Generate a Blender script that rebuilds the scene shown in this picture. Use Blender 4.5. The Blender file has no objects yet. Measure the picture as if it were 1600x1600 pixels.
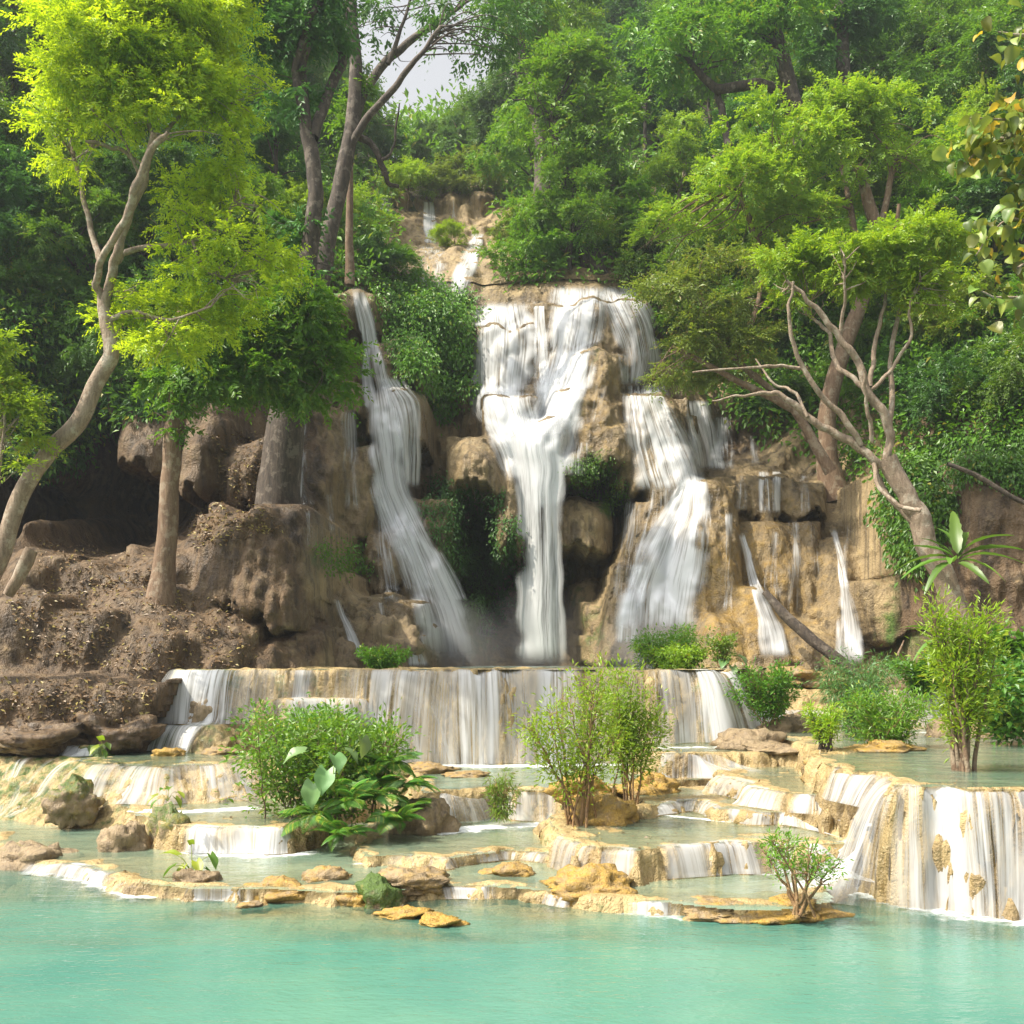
import bpy, math, random
import numpy as np
from math import radians

# ------------------------------------------------------------------ scene, camera, light
scene = bpy.context.scene
col = scene.collection
EYE, FOC, HOR = 4.0, 1600.0, 1030.0          # eye height (m), focal length and horizon row of the photograph (px of 1600)
cam_d = bpy.data.cameras.new('camera'); cam = bpy.data.objects.new('camera', cam_d); col.objects.link(cam)
cam.location = (0, 0, EYE); cam.rotation_euler = (radians(90), 0, 0)
cam_d.sensor_width = 36.0; cam_d.lens = 36.0 * FOC / 1600; cam_d.shift_y = (HOR - 800) / 1600
cam_d.clip_end = 2000; cam_d.clip_start = 0.05
scene.camera = cam

SUN_EL, SUN_AZ = 54.0, -108.0                # azimuth measured from +Y (view direction) towards +X: sun stands high on the left
sd = (math.sin(radians(SUN_AZ)) * math.cos(radians(SUN_EL)), math.cos(radians(SUN_AZ)) * math.cos(radians(SUN_EL)), math.sin(radians(SUN_EL)))
world = bpy.data.worlds.new('World'); scene.world = world; world.use_nodes = True
wn = world.node_tree; wn.nodes.clear()
sky = wn.nodes.new('ShaderNodeTexSky'); sky.sky_type = 'NISHITA'; sky.sun_disc = False
sky.sun_elevation = radians(SUN_EL); sky.sun_rotation = radians(SUN_AZ)
sky.air_density = 1.0; sky.dust_density = 9.0; sky.ozone_density = 1.0; sky.altitude = 300
bg = wn.nodes.new('ShaderNodeBackground'); bg.inputs['Strength'].default_value = 0.14
wo = wn.nodes.new('ShaderNodeOutputWorld')
hs = wn.nodes.new('ShaderNodeHueSaturation'); hs.inputs['Saturation'].default_value = 0.15; hs.inputs['Value'].default_value = 1.5   # thin white veil over the whole sky
wn.links.new(sky.outputs[0], hs.inputs['Color']); wn.links.new(hs.outputs[0], bg.inputs[0]); wn.links.new(bg.outputs[0], wo.inputs[0])
sun_d = bpy.data.lights.new('sun', 'SUN'); sun_d.energy = 5.0; sun_d.angle = radians(0.6); sun_d.color = (1.0, 0.90, 0.73)
sun = bpy.data.objects.new('sun', sun_d); col.objects.link(sun)
from mathutils import Vector
sun.rotation_euler = Vector(sd).to_track_quat('Z', 'Y').to_euler(); sun.location = (-30, -20, 60)
vs = scene.view_settings
vs.view_transform = 'Standard'; vs.look = 'None'; vs.gamma = 1.0; vs.use_curve_mapping = False; vs.exposure = 0.45
cy = scene.cycles
scene.render.engine = 'CYCLES'
cy.max_bounces = 4; cy.diffuse_bounces = 2; cy.glossy_bounces = 1; cy.transmission_bounces = 2; cy.transparent_max_bounces = 8
cy.use_light_tree = False; cy.use_adaptive_sampling = True; cy.adaptive_threshold = 0.012
cy.volume_bounces = 0; cy.volume_max_steps = 64; cy.use_denoising = True; cy.sample_clamp_indirect = 4.0; cy.caustics_reflective = False; cy.caustics_refractive = False

# ------------------------------------------------------------------ helpers
rng = np.random.default_rng(11)
random.seed(5)
def P(px, py, Y):                      # the point at distance Y that stands at column px, row py of the photograph
    return np.array([(px - 800) * Y / FOC, Y, EYE - (py - HOR) * Y / FOC])
def G(px, py, L):                      # the point on the level plane L seen at px, py
    return P(px, py, (EYE - L) * FOC / (py - HOR))
def lin(c):
    c = np.asarray(c, float) / 255.0
    return tuple(np.where(c <= 0.04045, c / 12.92, ((c + 0.055) / 1.055) ** 2.4)) + (1.0,)
def _hash(ix, iy, iz, s):
    n = (ix.astype(np.uint32) * np.uint32(374761393) + iy.astype(np.uint32) * np.uint32(668265263) + iz.astype(np.uint32) * np.uint32(2246822519) + np.uint32(s * 97 + 13))
    n = (n ^ (n >> np.uint32(13))) * np.uint32(1274126177); n = n ^ (n >> np.uint32(16))
    return n.astype(np.float32) / 2147483648.0 - 1.0
def vn(x, y, z=0.0, s=0):               # value noise, about -1..1
    x, y, z = np.broadcast_arrays(np.asarray(x, float), np.asarray(y, float), np.asarray(z, float))
    fx, fy, fz = np.floor(x), np.floor(y), np.floor(z)
    ix, iy, iz = fx.astype(np.int64), fy.astype(np.int64), fz.astype(np.int64)
    u, v, w = x - fx, y - fy, z - fz
    u, v, w = [t * t * t * (t * (t * 6 - 15) + 10) for t in (u, v, w)]
    r = 0
    for a in (0, 1):
        for b in (0, 1):
            for c in (0, 1):
                r = r + (u if a else 1 - u) * (v if b else 1 - v) * (w if c else 1 - w) * _hash(ix + a, iy + b, iz + c, s)
    return r
def fbm(x, y, z=0.0, s=0, o=4):
    r, a = 0, 1.0
    for k in range(o):
        r = r + a * vn(x * 2 ** k + k * 7.3, y * 2 ** k + k * 3.1, np.asarray(z) * 2 ** k + k * 5.7, s + k); a *= 0.5
    return r
def sst(a, b, x):
    t = np.clip((x - a) / (b - a), 0, 1); return t * t * (3 - 2 * t)
def grid_faces(nu, nv, off=0):
    i = np.arange(nu - 1)[:, None] * nv + np.arange(nv - 1)[None, :]
    return np.stack([i, i + nv, i + nv + 1, i + 1], -1).reshape(-1, 4) + off
def make_mesh(name, V, F, mat=None, uvs=None, attrs=None, smooth=True):
    V = np.asarray(V, np.float32).reshape(-1, 3); F = np.asarray(F, np.int32); n, k = F.shape
    me = bpy.data.meshes.new(name)
    me.vertices.add(len(V)); me.vertices.foreach_set('co', V.ravel())
    me.loops.add(n * k); me.loops.foreach_set('vertex_index', F.ravel())
    me.polygons.add(n); me.polygons.foreach_set('loop_start', np.arange(0, n * k, k, dtype=np.int32))
    me.polygons.foreach_set('loop_total', np.full(n, k, np.int32))
    me.polygons.foreach_set('use_smooth', np.full(n, smooth, bool))
    me.update(calc_edges=True)
    for un, uv in (uvs or {}).items():
        l = me.uv_layers.new(name=un); l.data.foreach_set('uv', np.asarray(uv, np.float32)[F.ravel()].ravel())
    for an, av in (attrs or {}).items():
        at = me.attributes.new(an, 'FLOAT', 'POINT'); at.data.foreach_set('value', np.asarray(av, np.float32).ravel())
    if mat: me.materials.append(mat)
    return me
def tag(o, label=None, cat=None, group=None, kind=None):
    for k, v in (('label', label), ('category', cat), ('group', group), ('kind', kind)):
        if v: o[k] = v
    return o
def link(name, me, parent=None, loc=None):
    o = bpy.data.objects.new(name, me); col.objects.link(o)
    if parent is not None: o.parent = parent
    if loc is not None: o.location = loc
    return o
def empty(name, loc):
    return link(name, None, loc=tuple(loc))
def part(name, V, F, mat, root, **kw):
    return link(name, make_mesh(name, np.asarray(V).reshape(-1, 3) - np.array(root.location), F, mat, **kw), root)
def solo(name, V, F, mat, **kw):                 # a thing of one mesh, its origin at its base
    V = np.asarray(V, float).reshape(-1, 3); c = V.mean(0); c[2] = V[:, 2].min()
    return link(name, make_mesh(name, V - c, F, mat, **kw), loc=tuple(c))

# ------------------------------------------------------------------ materials
class NT:
    def __init__(s, name):
        s.m = bpy.data.materials.new(name); s.m.use_nodes = True; s.t = s.m.node_tree; s.t.nodes.clear()
        s.out = s.n('OutputMaterial')
    def n(s, ty, ins=None, **kw):
        nd = s.t.nodes.new('ShaderNode' + ty)
        for k, v in kw.items(): setattr(nd, k, v)
        for k, v in (ins or {}).items():
            if hasattr(v, 'is_linked') or hasattr(v, 'links'): s.t.links.new(v, nd.inputs[k])
            else: nd.inputs[k].default_value = v
        return nd
    def math(s, op, a, b=0.0, c=0.0, clamp=False):
        return s.n('Math', {0: a, 1: b, 2: c}, operation=op, use_clamp=clamp).outputs[0]
    def mix(s, f, a, b, bt='MIX'):
        nd = s.n('Mix', data_type='RGBA', blend_type=bt)
        for k, v in ((0, f), (6, a), (7, b)):
            if hasattr(v, 'links'): s.t.links.new(v, nd.inputs[k])
            else: nd.inputs[k].default_value = v
        return nd.outputs[2]
    def noise(s, vec, scale, detail=4, rough=0.55, dist=0.0):
        return s.n('TexNoise', {'Vector': vec, 'Scale': scale, 'Detail': detail, 'Roughness': rough, 'Distortion': dist}).outputs[0]
    def map(s, vec, sc):
        return s.n('Mapping', {'Vector': vec, 'Scale': sc}).outputs[0]
    def ramp(s, v, a, b, ca=0.0, cb=1.0):
        return s.n('MapRange', {0: v, 1: a, 2: b, 3: ca, 4: cb}).outputs[0]
    def attr(s, nm): return s.n('Attribute', attribute_name=nm).outputs['Fac']
    def pos(s): return s.n('NewGeometry').outputs['Position']
    def bump(s, h, strength, dist): return s.n('Bump', {'Height': h, 'Strength': strength, 'Distance': dist}).outputs[0]
    def done(s, sh): s.t.links.new(sh, s.out.inputs[0]); return s.m

def rock_material(name, cols, moss=(0.045, 0.085, 0.015, 1), streak=1.0, scale=1.0, rough=(0.45, 0.85), local=False):
    t = NT(name); p = t.n('TexCoord').outputs['Object'] if local else t.pos()
    big = t.noise(p, 0.45 * scale, 2); mid = t.noise(p, 2.2 * scale, 4, 0.62); fine = t.noise(p, 14 * scale, 3, 0.68)
    st = t.noise(t.map(p, (2.6 * scale, 2.6 * scale, 0.28 * scale)), 1.0, 4, 0.65)
    c = t.mix(t.ramp(big, 0.36, 0.64), cols[0], cols[1])
    c = t.mix(t.math('MULTIPLY', t.ramp(st, 0.48, 0.66), 0.75 * streak), c, cols[2])
    c = t.mix(t.ramp(mid, 0.54, 0.70, 0, 0.7), c, cols[3])
    c = t.mix(t.ramp(fine, 0.40, 0.30, 0, 0.45), c, cols[2])
    mo = t.math('ADD', t.attr('moss'), t.math('MULTIPLY', t.math('SUBTRACT', mid, 0.5), 1.3))
    mo = t.ramp(mo, 0.42, 0.72)
    mc = t.mix(t.ramp(fine, 0.35, 0.65), moss, (moss[0] * 1.9, moss[1] * 1.7, moss[2] * 1.2, 1))
    c = t.mix(mo, c, mc)
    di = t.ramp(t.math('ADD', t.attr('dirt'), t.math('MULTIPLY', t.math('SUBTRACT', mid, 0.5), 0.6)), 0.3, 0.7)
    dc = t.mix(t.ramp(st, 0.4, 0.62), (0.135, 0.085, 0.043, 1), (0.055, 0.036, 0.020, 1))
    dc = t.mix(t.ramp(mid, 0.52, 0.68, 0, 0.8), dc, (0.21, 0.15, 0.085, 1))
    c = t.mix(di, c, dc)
    yl = t.ramp(t.math('ADD', t.attr('ochre'), t.math('MULTIPLY', t.math('SUBTRACT', mid, 0.5), 1.6)), 0.42, 0.95)
    c = t.mix(yl, c, t.mix(t.ramp(fine, 0.35, 0.65), (0.30, 0.17, 0.03, 1), (0.46, 0.30, 0.065, 1)))
    wt = t.ramp(t.math('ADD', t.attr('wet'), t.math('MULTIPLY', t.math('SUBTRACT', st, 0.5), 1.2)), 0.35, 0.8)
    c = t.mix(t.math('MULTIPLY', wt, 0.5), c, t.mix(1.0, c, (0.30, 0.28, 0.25, 1), 'MULTIPLY'))
    h = t.math('ADD', t.math('MULTIPLY', mid, 1.2), t.math('ADD', t.math('MULTIPLY', st, 0.9), t.math('MULTIPLY', fine, 0.45)))
    b = t.n('BsdfPrincipled', {'Base Color': c, 'Roughness': t.math('SUBTRACT', t.ramp(big, 0.3, 0.7, rough[0], rough[1]), t.math('MULTIPLY', wt, 0.22)), 'Normal': t.bump(h, 0.9, 0.16 / scale), 'Specular IOR Level': 0.4})
    return t.done(b.outputs[0])
M = {}
M['cliff'] = rock_material('travertine_cliff', [(0.25, 0.18, 0.09, 1), (0.35, 0.26, 0.135, 1), (0.075, 0.054, 0.028, 1), (0.43, 0.345, 0.20, 1)])
M['terrace'] = rock_material('travertine_terrace', [(0.36, 0.262, 0.115, 1), (0.44, 0.33, 0.155, 1), (0.15, 0.10, 0.045, 1), (0.50, 0.40, 0.215, 1)], streak=0.7, scale=1.6, rough=(0.25, 0.6))
M['rock'] = rock_material('wet_rock', [(0.235, 0.17, 0.095, 1), (0.32, 0.24, 0.14, 1), (0.09, 0.065, 0.04, 1), (0.41, 0.32, 0.20, 1)], scale=2.5, rough=(0.3, 0.7))

def leaf_material(name, c1, c2, c3=None, trans=0.45, var=0.9, f3=0.06, clump=0.7):
    t = NT(name); g = t.n('NewGeometry'); r = g.outputs['Random Per Island']
    oi = t.n('ObjectInfo').outputs['Random']
    c = t.mix(r, c1, c2)
    cl = t.noise(t.n('TexCoord').outputs['Object'], clump, 2)
    c = t.mix(t.ramp(cl, 0.35, 0.65, 0, 0.6), c, c2)
    if c3: c = t.mix(t.math('GREATER_THAN', t.math('FRACT', t.math('MULTIPLY', r, 37.7)), 1 - f3), c, c3)
    hs = t.n('HueSaturation', {'Hue': t.ramp(oi, 0, 1, 0.5 - 0.018 * var, 0.5 + 0.018 * var), 'Saturation': 1.0, 'Value': t.ramp(t.math('FRACT', t.math('MULTIPLY', oi, 7.31)), 0, 1, 1 - 0.28 * var, 1 + 0.28 * var), 'Color': c}).outputs[0]
    d = t.n('BsdfDiffuse', {'Color': hs})
    gl = t.n('BsdfGlossy', {'Color': (1, 1, 1, 1), 'Roughness': 0.45})
    tr = t.n('BsdfTranslucent', {'Color': t.mix(0.5, hs, (min(1, c2[0] * 1.7), min(1, c2[1] * 1.5), c2[2] * 0.6, 1))})
    mx = t.n('MixShader', {0: trans, 1: d.outputs[0], 2: tr.outputs[0]}).outputs[0]
    return t.done(t.n('MixShader', {0: 0.035, 1: mx, 2: gl.outputs[0]}).outputs[0])
M['leaf_yellow'] = leaf_material('yellow_green_leaves', (0.270, 0.442, 0.013, 1), (0.516, 0.670, 0.020, 1), (0.147, 0.321, 0.014, 1), f3=0.2, trans=0.5, var=0.2)
M['leaf_lime'] = leaf_material('lime_leaves', (0.150, 0.297, 0.015, 1), (0.284, 0.442, 0.024, 1), (0.370, 0.355, 0.020, 1), trans=0.45, var=0.5)
M['leaf_green'] = leaf_material('green_leaves', (0.064, 0.191, 0.012, 1), (0.139, 0.297, 0.018, 1), (0.254, 0.316, 0.020, 1), trans=0.42, var=0.8)
M['leaf_forest'] = leaf_material('forest_leaves', (0.064, 0.172, 0.015, 1), (0.139, 0.283, 0.020, 1), (0.277, 0.264, 0.020, 1), trans=0.4, f3=0.04)
M['leaf_dark'] = leaf_material('dark_leaves', (0.044, 0.134, 0.025, 1), (0.083, 0.201, 0.031, 1), (0.110, 0.207, 0.025, 1), trans=0.35)
M['leaf_olive'] = leaf_material('olive_leaves', (0.12, 0.20, 0.026, 1), (0.20, 0.29, 0.036, 1), (0.26, 0.20, 0.04, 1), trans=0.42, f3=0.08)
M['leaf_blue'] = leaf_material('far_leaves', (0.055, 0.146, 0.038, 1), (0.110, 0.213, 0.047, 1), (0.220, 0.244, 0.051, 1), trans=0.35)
M['leaf_fern'] = leaf_material('fern_leaves', (0.066, 0.207, 0.030, 1), (0.132, 0.317, 0.038, 1), (0.330, 0.415, 0.051, 1), trans=0.4, f3=0.12, var=0.8)
M['leaf_teak'] = leaf_material('broad_leaves', (0.11, 0.17, 0.035, 1), (0.20, 0.25, 0.045, 1), trans=0.4, var=2.4)
M['leaf_teak_yellow'] = leaf_material('broad_leaves_yellow', (0.45, 0.33, 0.04, 1), (0.55, 0.40, 0.05, 1), trans=0.4, var=1.2)
M['leaf_litter'] = leaf_material('fallen_leaves', (0.13, 0.075, 0.03, 1), (0.30, 0.19, 0.085, 1), (0.42, 0.34, 0.10, 1), trans=0.1, f3=0.25)
M['leaf_pale'] = leaf_material('pale_broad_leaf', (0.11, 0.21, 0.07, 1), (0.16, 0.26, 0.09, 1), trans=0.3, var=1.6)
def bark_material(name, a, b, c):
    t = NT(name); p = t.pos()
    n1 = t.noise(t.map(p, (9, 9, 2.2)), 1.0, 6, 0.7); n2 = t.noise(p, 3.0, 5, 0.6); n3 = t.noise(p, 22, 4, 0.6)
    cc = t.mix(t.ramp(n1, 0.38, 0.62), a, b); cc = t.mix(t.ramp(n2, 0.53, 0.60, 0, 0.8), cc, c); cc = t.mix(t.ramp(n3, 0.42, 0.32, 0, 0.5), cc, (a[0] * .4, a[1] * .4, a[2] * .4, 1))
    h = t.math('ADD', n1, t.math('MULTIPLY', n3, 0.5))
    return t.done(t.n('BsdfPrincipled', {'Base Color': cc, 'Roughness': 0.85, 'Normal': t.bump(h, 0.8, 0.06)}).outputs[0])
M['bark_pale'] = bark_material('pale_bark', (0.20, 0.145, 0.10, 1), (0.34, 0.26, 0.19, 1), (0.42, 0.36, 0.28, 1))
M['bark_brown'] = bark_material('brown_bark', (0.14, 0.085, 0.05, 1), (0.24, 0.16, 0.10, 1), (0.30, 0.24, 0.17, 1))
M['bark_dark'] = bark_material('dark_bark', (0.04, 0.031, 0.024, 1), (0.095, 0.072, 0.053, 1), (0.17, 0.14, 0.11, 1))
M['bark_orange'] = bark_material('orange_stem', (0.22, 0.12, 0.05, 1), (0.33, 0.21, 0.10, 1), (0.10, 0.06, 0.03, 1))

def fall_material(name, dens, fx=9.0, fy=0.55, lo=0.36, hi=0.62, al=1.0):
    t = NT(name); uv = t.n('UVMap', uv_map='flow').outputs[0]
    s1 = t.noise(t.map(uv, (fx, fy, 1)), 1.0, 5, 0.62, 0.25)
    s2 = t.noise(t.map(uv, (fx * 0.22, fy * 0.45, 1)), 1.0, 3, 0.55, 0.4)
    s3 = t.noise(t.map(uv, (fx * 3.4, fy * 1.6, 1)), 1.0, 2, 0.5)
    s4 = t.noise(t.map(uv, (1.1, 0.22, 1)), 1.0, 3, 0.6, 0.6)
    a = t.math('ADD', t.math('MULTIPLY', s1, 0.50), t.math('ADD', t.math('MULTIPLY', s2, 0.40), t.math('ADD', t.math('MULTIPLY', s3, 0.15), t.math('MULTIPLY', s4, 0.30))))
    a = t.ramp(a, lo, hi)
    a = t.math('MULTIPLY', t.math('MULTIPLY', a, t.attr('edge')), dens, clamp=True)
    b = t.n('BsdfPrincipled', {'Base Color': (0.82 * al, 0.84 * al, 0.86 * al, 1), 'Roughness': 0.35, 'Specular IOR Level': 0.3, 'Normal': t.bump(s1, 0.35, 0.05)})
    tl = t.n('BsdfTranslucent', {'Color': (0.82 * al, 0.85 * al, 0.88 * al, 1)})
    w = t.n('MixShader', {0: 0.4, 1: b.outputs[0], 2: tl.outputs[0]})
    tp = t.n('BsdfTransparent', {'Color': (1, 1, 1, 1)})
    return t.done(t.n('MixShader', {0: a, 1: tp.outputs[0], 2: w.outputs[0]}).outputs[0])
M['fall_dense'] = fall_material('white_water_dense', 1.0, 8.0, 0.26, 0.50, 0.70)
M['fall_mid'] = fall_material('white_water', 0.95, 9.0, 0.30, 0.54, 0.72)
M['fall_veil'] = fall_material('white_water_veil', 0.85, 9.0, 0.45, 0.64, 0.86)
M['fall_curtain'] = fall_material('white_water_curtain', 0.84, 8.5, 0.26, 0.575, 0.74, 0.84)

def pool_material(name, body, deep):
    t = NT(name); p = t.pos()
    n1 = t.noise(t.map(p, (1.1, 2.6, 1)), 1.6, 4, 0.6); n2 = t.noise(t.map(p, (1, 1.8, 1)), 7.0, 3, 0.5)
    bu = t.bump(t.math('ADD', n1, t.math('MULTIPLY', n2, 0.35)), 0.42, 0.06)
    bc = t.mix(t.ramp(t.noise(p, 0.28, 3), 0.35, 0.65), body, deep)
    fo = t.math('ADD', t.attr('foam'), t.math('MULTIPLY', t.math('SUBTRACT', t.noise(p, 3.2, 5, 0.65, 0.5), 0.5), 1.6))
    fo = t.math('MULTIPLY', t.ramp(fo, 0.35, 0.85), t.math('MINIMUM', t.math('MULTIPLY', t.attr('foam'), 4.0), 1.0))
    c = t.mix(fo, bc, (0.70, 0.73, 0.72, 1))
    al = t.math('MAXIMUM', t.attr('murk'), fo)
    dif = t.n('BsdfDiffuse', {'Color': c, 'Normal': bu})
    tp = t.n('BsdfTransparent', {'Color': (0.97, 1.0, 0.98, 1)})
    m = t.n('MixShader', {0: al, 1: tp.outputs[0], 2: dif.outputs[0]})
    gl = t.n('BsdfGlossy', {'Color': (1, 1, 1, 1), 'Roughness': 0.07, 'Normal': bu})
    fr = t.n('Fresnel', {'IOR': 1.33, 'Normal': bu}).outputs[0]
    fr = t.math('MULTIPLY', fr, t.math('SUBTRACT', 1.0, t.math('MULTIPLY', fo, 0.85)))
    return t.done(t.n('MixShader', {0: fr, 1: m.outputs[0], 2: gl.outputs[0]}).outputs[0])
M['pool'] = pool_material('turquoise_water', (0.105, 0.235, 0.17, 1), (0.065, 0.19, 0.148, 1))
M['pool_up'] = pool_material('pale_pool_water', (0.30, 0.36, 0.24, 1), (0.20, 0.32, 0.24, 1))
# ------------------------------------------------------------------ terraces: a height field of stepped basins
# each: level, steepness, basin depth, lip as seen (px,py) left to right, then far points (x,y) that close the outline
TER = [
 (0.22, 3.0, 0.16, [(40,1336),(140,1352),(230,1378),(300,1386),(420,1386),(520,1392),(600,1390),(720,1380),(820,1386),(960,1397),(1050,1409),(1150,1419),(1230,1421),(1285,1412),(1312,1388),(1330,1372)], [(7.5,21),(7.5,25),(-14,25)]),
 (0.40, 3.0, 0.12, [(556,1322),(575,1338),(620,1333),(700,1340),(790,1327),(860,1332),(885,1322)], [(1.2,24),(-3.2,24)]),
 (0.75, 5.0, 0.05, [(858,1280),(872,1306),(930,1322),(1000,1328),(1100,1320),(1190,1317),(1320,1316),(1400,1300)], [(9,24),(0.9,24)]),
 (0.98, 4.0, 0.06, [(985,1240),(1010,1258),(1080,1251),(1130,1263),(1200,1268),(1310,1266),(1345,1250)], [(9,24.5),(2.8,24.5)]),
 (1.35, 2.2, 0.04, [(1105,1184),(1120,1212),(1180,1229),(1240,1238),(1320,1243),(1372,1232)], [(9,27),(5.1,27)]),
 (1.08, 4.0, 0.40, [(648,1210),(666,1238),(720,1232),(770,1226),(800,1233),(868,1233),(890,1242),(960,1228),(1100,1216),(1130,1210)], [(6.5,31.5),(-5,31.5)]),
 (1.68, 6.0, 0.10, [(1008,1170),(1020,1176),(1080,1177),(1140,1173),(1200,1176),(1262,1175)], [(8.4,30),(3.4,30)]),
 (1.93, 6.5, 0.13, [(1284,1172),(1298,1196),(1372,1212),(1384,1226),(1450,1229),(1600,1233),(1800,1238)], [(17.5,24),(17.5,31.5),(7.5,31.5)]),
 (1.50, 0.9, 0.06, [(-160,1182),(30,1180),(110,1184),(150,1192),(250,1196),(330,1193),(392,1189),(420,1172)], [(-6.0,31.5),(-18,31.5)]),
 (0.70, 4.0, 0.05, [(196,1266),(280,1291),(330,1294),(400,1294),(455,1291),(520,1268)], [(-3.6,25),(-9.5,25)]),
 (1.78, 5.0, 0.05, [(-100,1158),(40,1160),(160,1163),(180,1150)], [(-11,31.5),(-18,31.5)]),
 (2.20, 1.6, 0.04, [(190,1126),(250,1131),(330,1134),(420,1122),(480,1118)], [(-4.5,31.5),(-11.5,31.5)]),
 (2.92, 3.5, 0.02, [(420,1092),(480,1091),(560,1090),(592,1088)], [(-3.7,31.5),(-6.4,31.5)]),
 (3.72, 7.0, 0.05, [], [(-11.2,32.5),(-10.9,30.2),(-9.8,29.5),(-7,29.4),(-4.6,29.4),(-2,29.0),(0.8,29.2),(3.6,29.2),(5.6,29.4),(6.35,30.1),(6.6,32.5)]),
 (3.05, 2.4, 0.05, [], [(8.2,35),(8.3,32.6),(10.5,32.2),(12.6,32.0),(14.5,32.5),(15.5,35)]),
 (2.45, 1.3, 0.04, [], [(7.0,35),(6.9,31.3),(9.0,31.0),(10.2,31.6),(10.2,35)]),
]
def poly_sd(poly, x, y):
    d = np.full(x.shape, 1e9); inside = np.zeros(x.shape, bool); n = len(poly)
    for i in range(n):
        ax, ay = poly[i]; bx, by = poly[(i + 1) % n]
        ex, ey = bx - ax, by - ay; wx, wy = x - ax, y - ay
        t = np.clip((wx * ex + wy * ey) / (ex * ex + ey * ey + 1e-9), 0, 1)
        d = np.minimum(d, (wx - ex * t) ** 2 + (wy - ey * t) ** 2)
        c = (ay > y) != (by > y)
        with np.errstate(divide='ignore', invalid='ignore'):
            inside ^= c & (x < ex * (y - ay) / (ey if ey else 1e-9) + ax)
    d = np.sqrt(d); return np.where(inside, -d, d)
POLY = []
for L, st, bd, lip, far in TER:
    POLY.append([tuple(G(a, b, L)[:2]) for a, b in lip] + list(far))
RES = 0.045
gx = np.arange(-17.6, 17.6, RES); gy = np.arange(13.6, 34.5, RES)
GX, GY = np.meshgrid(gx, gy, indexing='ij')
LOB = 0.26 * fbm(GX * 0.9, GY * 0.9, s=3, o=3) + 0.16 * np.abs(vn(GX * 2.3, GY * 2.3, s=9)) + 0.07 * np.abs(vn(GX * 5, GY * 5, s=12)) + 0.03 * vn(GX * 11, GY * 11, s=13)
# pool bed: shallow shelf before the lowest lip, deepening to the front
sd1 = poly_sd(POLY[0], GX, GY); sdR = poly_sd(POLY[7], GX, GY)
shelf = 0.55 * fbm(GX * 0.55 + 3, GY * 0.8, s=21, o=4)
T = -0.07 - (0.60 - 0.44 * sst(-5.5, -2.5, GX) * sst(6.5, 4.5, GX)) * np.clip(sd1 + shelf, 0, 3.2)
for bx, by, r, hgt in ((-1.6, 15.5, 1.9, 0.5), (-2.6, 16.4, 1.6, 0.45), (3.4, 15.4, 1.8, 0.55), (5.1, 15.0, 1.7, 0.45), (0.6, 16.0, 1.3, 0.35), (-0.9, 14.7, 1.5, 0.35), (2.0, 15.9, 1.2, 0.3), (0.2, 15.2, 1.4, .3), (-4.2, 16.6, 1.5, .3), (4.6, 14.6, 1.3, .3), (-3.0, 15.3, 1.3, .3)):
    T = np.maximum(T, -0.07 - 0.75 * sst(0.15, 1.0, np.hypot((GX - bx) / 1.35, GY - by) / r + 0.35 * shelf) + 0.05 * vn(GX * 3, GY * 3, s=5))
T = np.maximum(T, -1.3)
LEV = np.zeros_like(T)
for (L, st, bd, lip, far), po in zip(TER, POLY):
    s = poly_sd(po, GX, GY) + LOB * (1.4 if L == 1.93 else 1.0) + (0.42 * vn(GX * 0.55 + 3, GY * 0.3, s=17) + 0.2 * vn(GX * 1.6, GY * .6, s=18) if L == 3.72 else 0)
    out = np.clip(s, 0, None); din = np.clip(-s, 0, None)
    od = st * out * out / (out + 0.22); stp = 0.30 + 0.1 * vn(GX * 0.8, GY * 0.8, s=14)
    od = od + 0.10 * stp * np.sin(od / stp * 6.283 + 3 * vn(GX, GY, s=15)) * sst(0.05, 0.2, od)      # little rimstone steps on the faces
    h = L - od - bd * (1 - np.exp(-np.clip(din - 0.18, 0, None) / 0.5))
    h = h + (0.018 * vn(GX * 3.1, GY * 3.1, s=31) + 0.03 * sst(0.55, 0.15, din) * vn(GX * 1.3, GY * 1.3, s=33)) * (s < 0.05)
    LEV = np.where(h > T, L, LEV)
    T = np.maximum(T, h)
gxx, gyy = np.gradient(T, RES)
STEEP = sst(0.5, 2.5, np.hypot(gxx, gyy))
bil = np.abs(vn(GX * 2.6, GY * 2.6, T * 2.2, s=41)) + 0.5 * np.abs(vn(GX * 6, GY * 6, T * 4, s=42))
T = T + 0.03 * fbm(GX * 2.2, GY * 2.2, s=44, o=4) * (1 - STEEP)
sl = np.hypot(gxx, gyy) + 1e-6
OX, OY = -gxx / sl * STEEP * 0.20 * (bil - 0.35), -gyy / sl * STEEP * 0.20 * (bil - 0.35)
FL = 0.1 * STEEP
V = np.stack([GX + OX, GY + OY, T + 0.04 * STEEP * fbm(GX * 5, GY * 5, T * 5, s=46, o=2)], -1)
moss_t = 0.42 * STEEP * sst(-0.1, 0.5, fbm(GX * 0.5, GY * 0.5, s=51)) + 0.55 * sst(-6.5, -8.5, GX) * sst(21, 25, GY)
ochre = 0.12 + 0.35 * sst(0.1, 0.7, fbm(GX * 0.7, GY * 0.9, s=52, o=3)) * (1 - STEEP) * sst(20.5, 17.5, GY)
F = grid_faces(len(gx), len(gy))
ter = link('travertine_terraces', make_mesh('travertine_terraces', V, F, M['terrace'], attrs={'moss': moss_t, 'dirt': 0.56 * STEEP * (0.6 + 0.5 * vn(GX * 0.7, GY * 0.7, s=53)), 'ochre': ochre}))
tag(ter, 'stepped cream travertine terraces between the pools', kind='structure')
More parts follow.
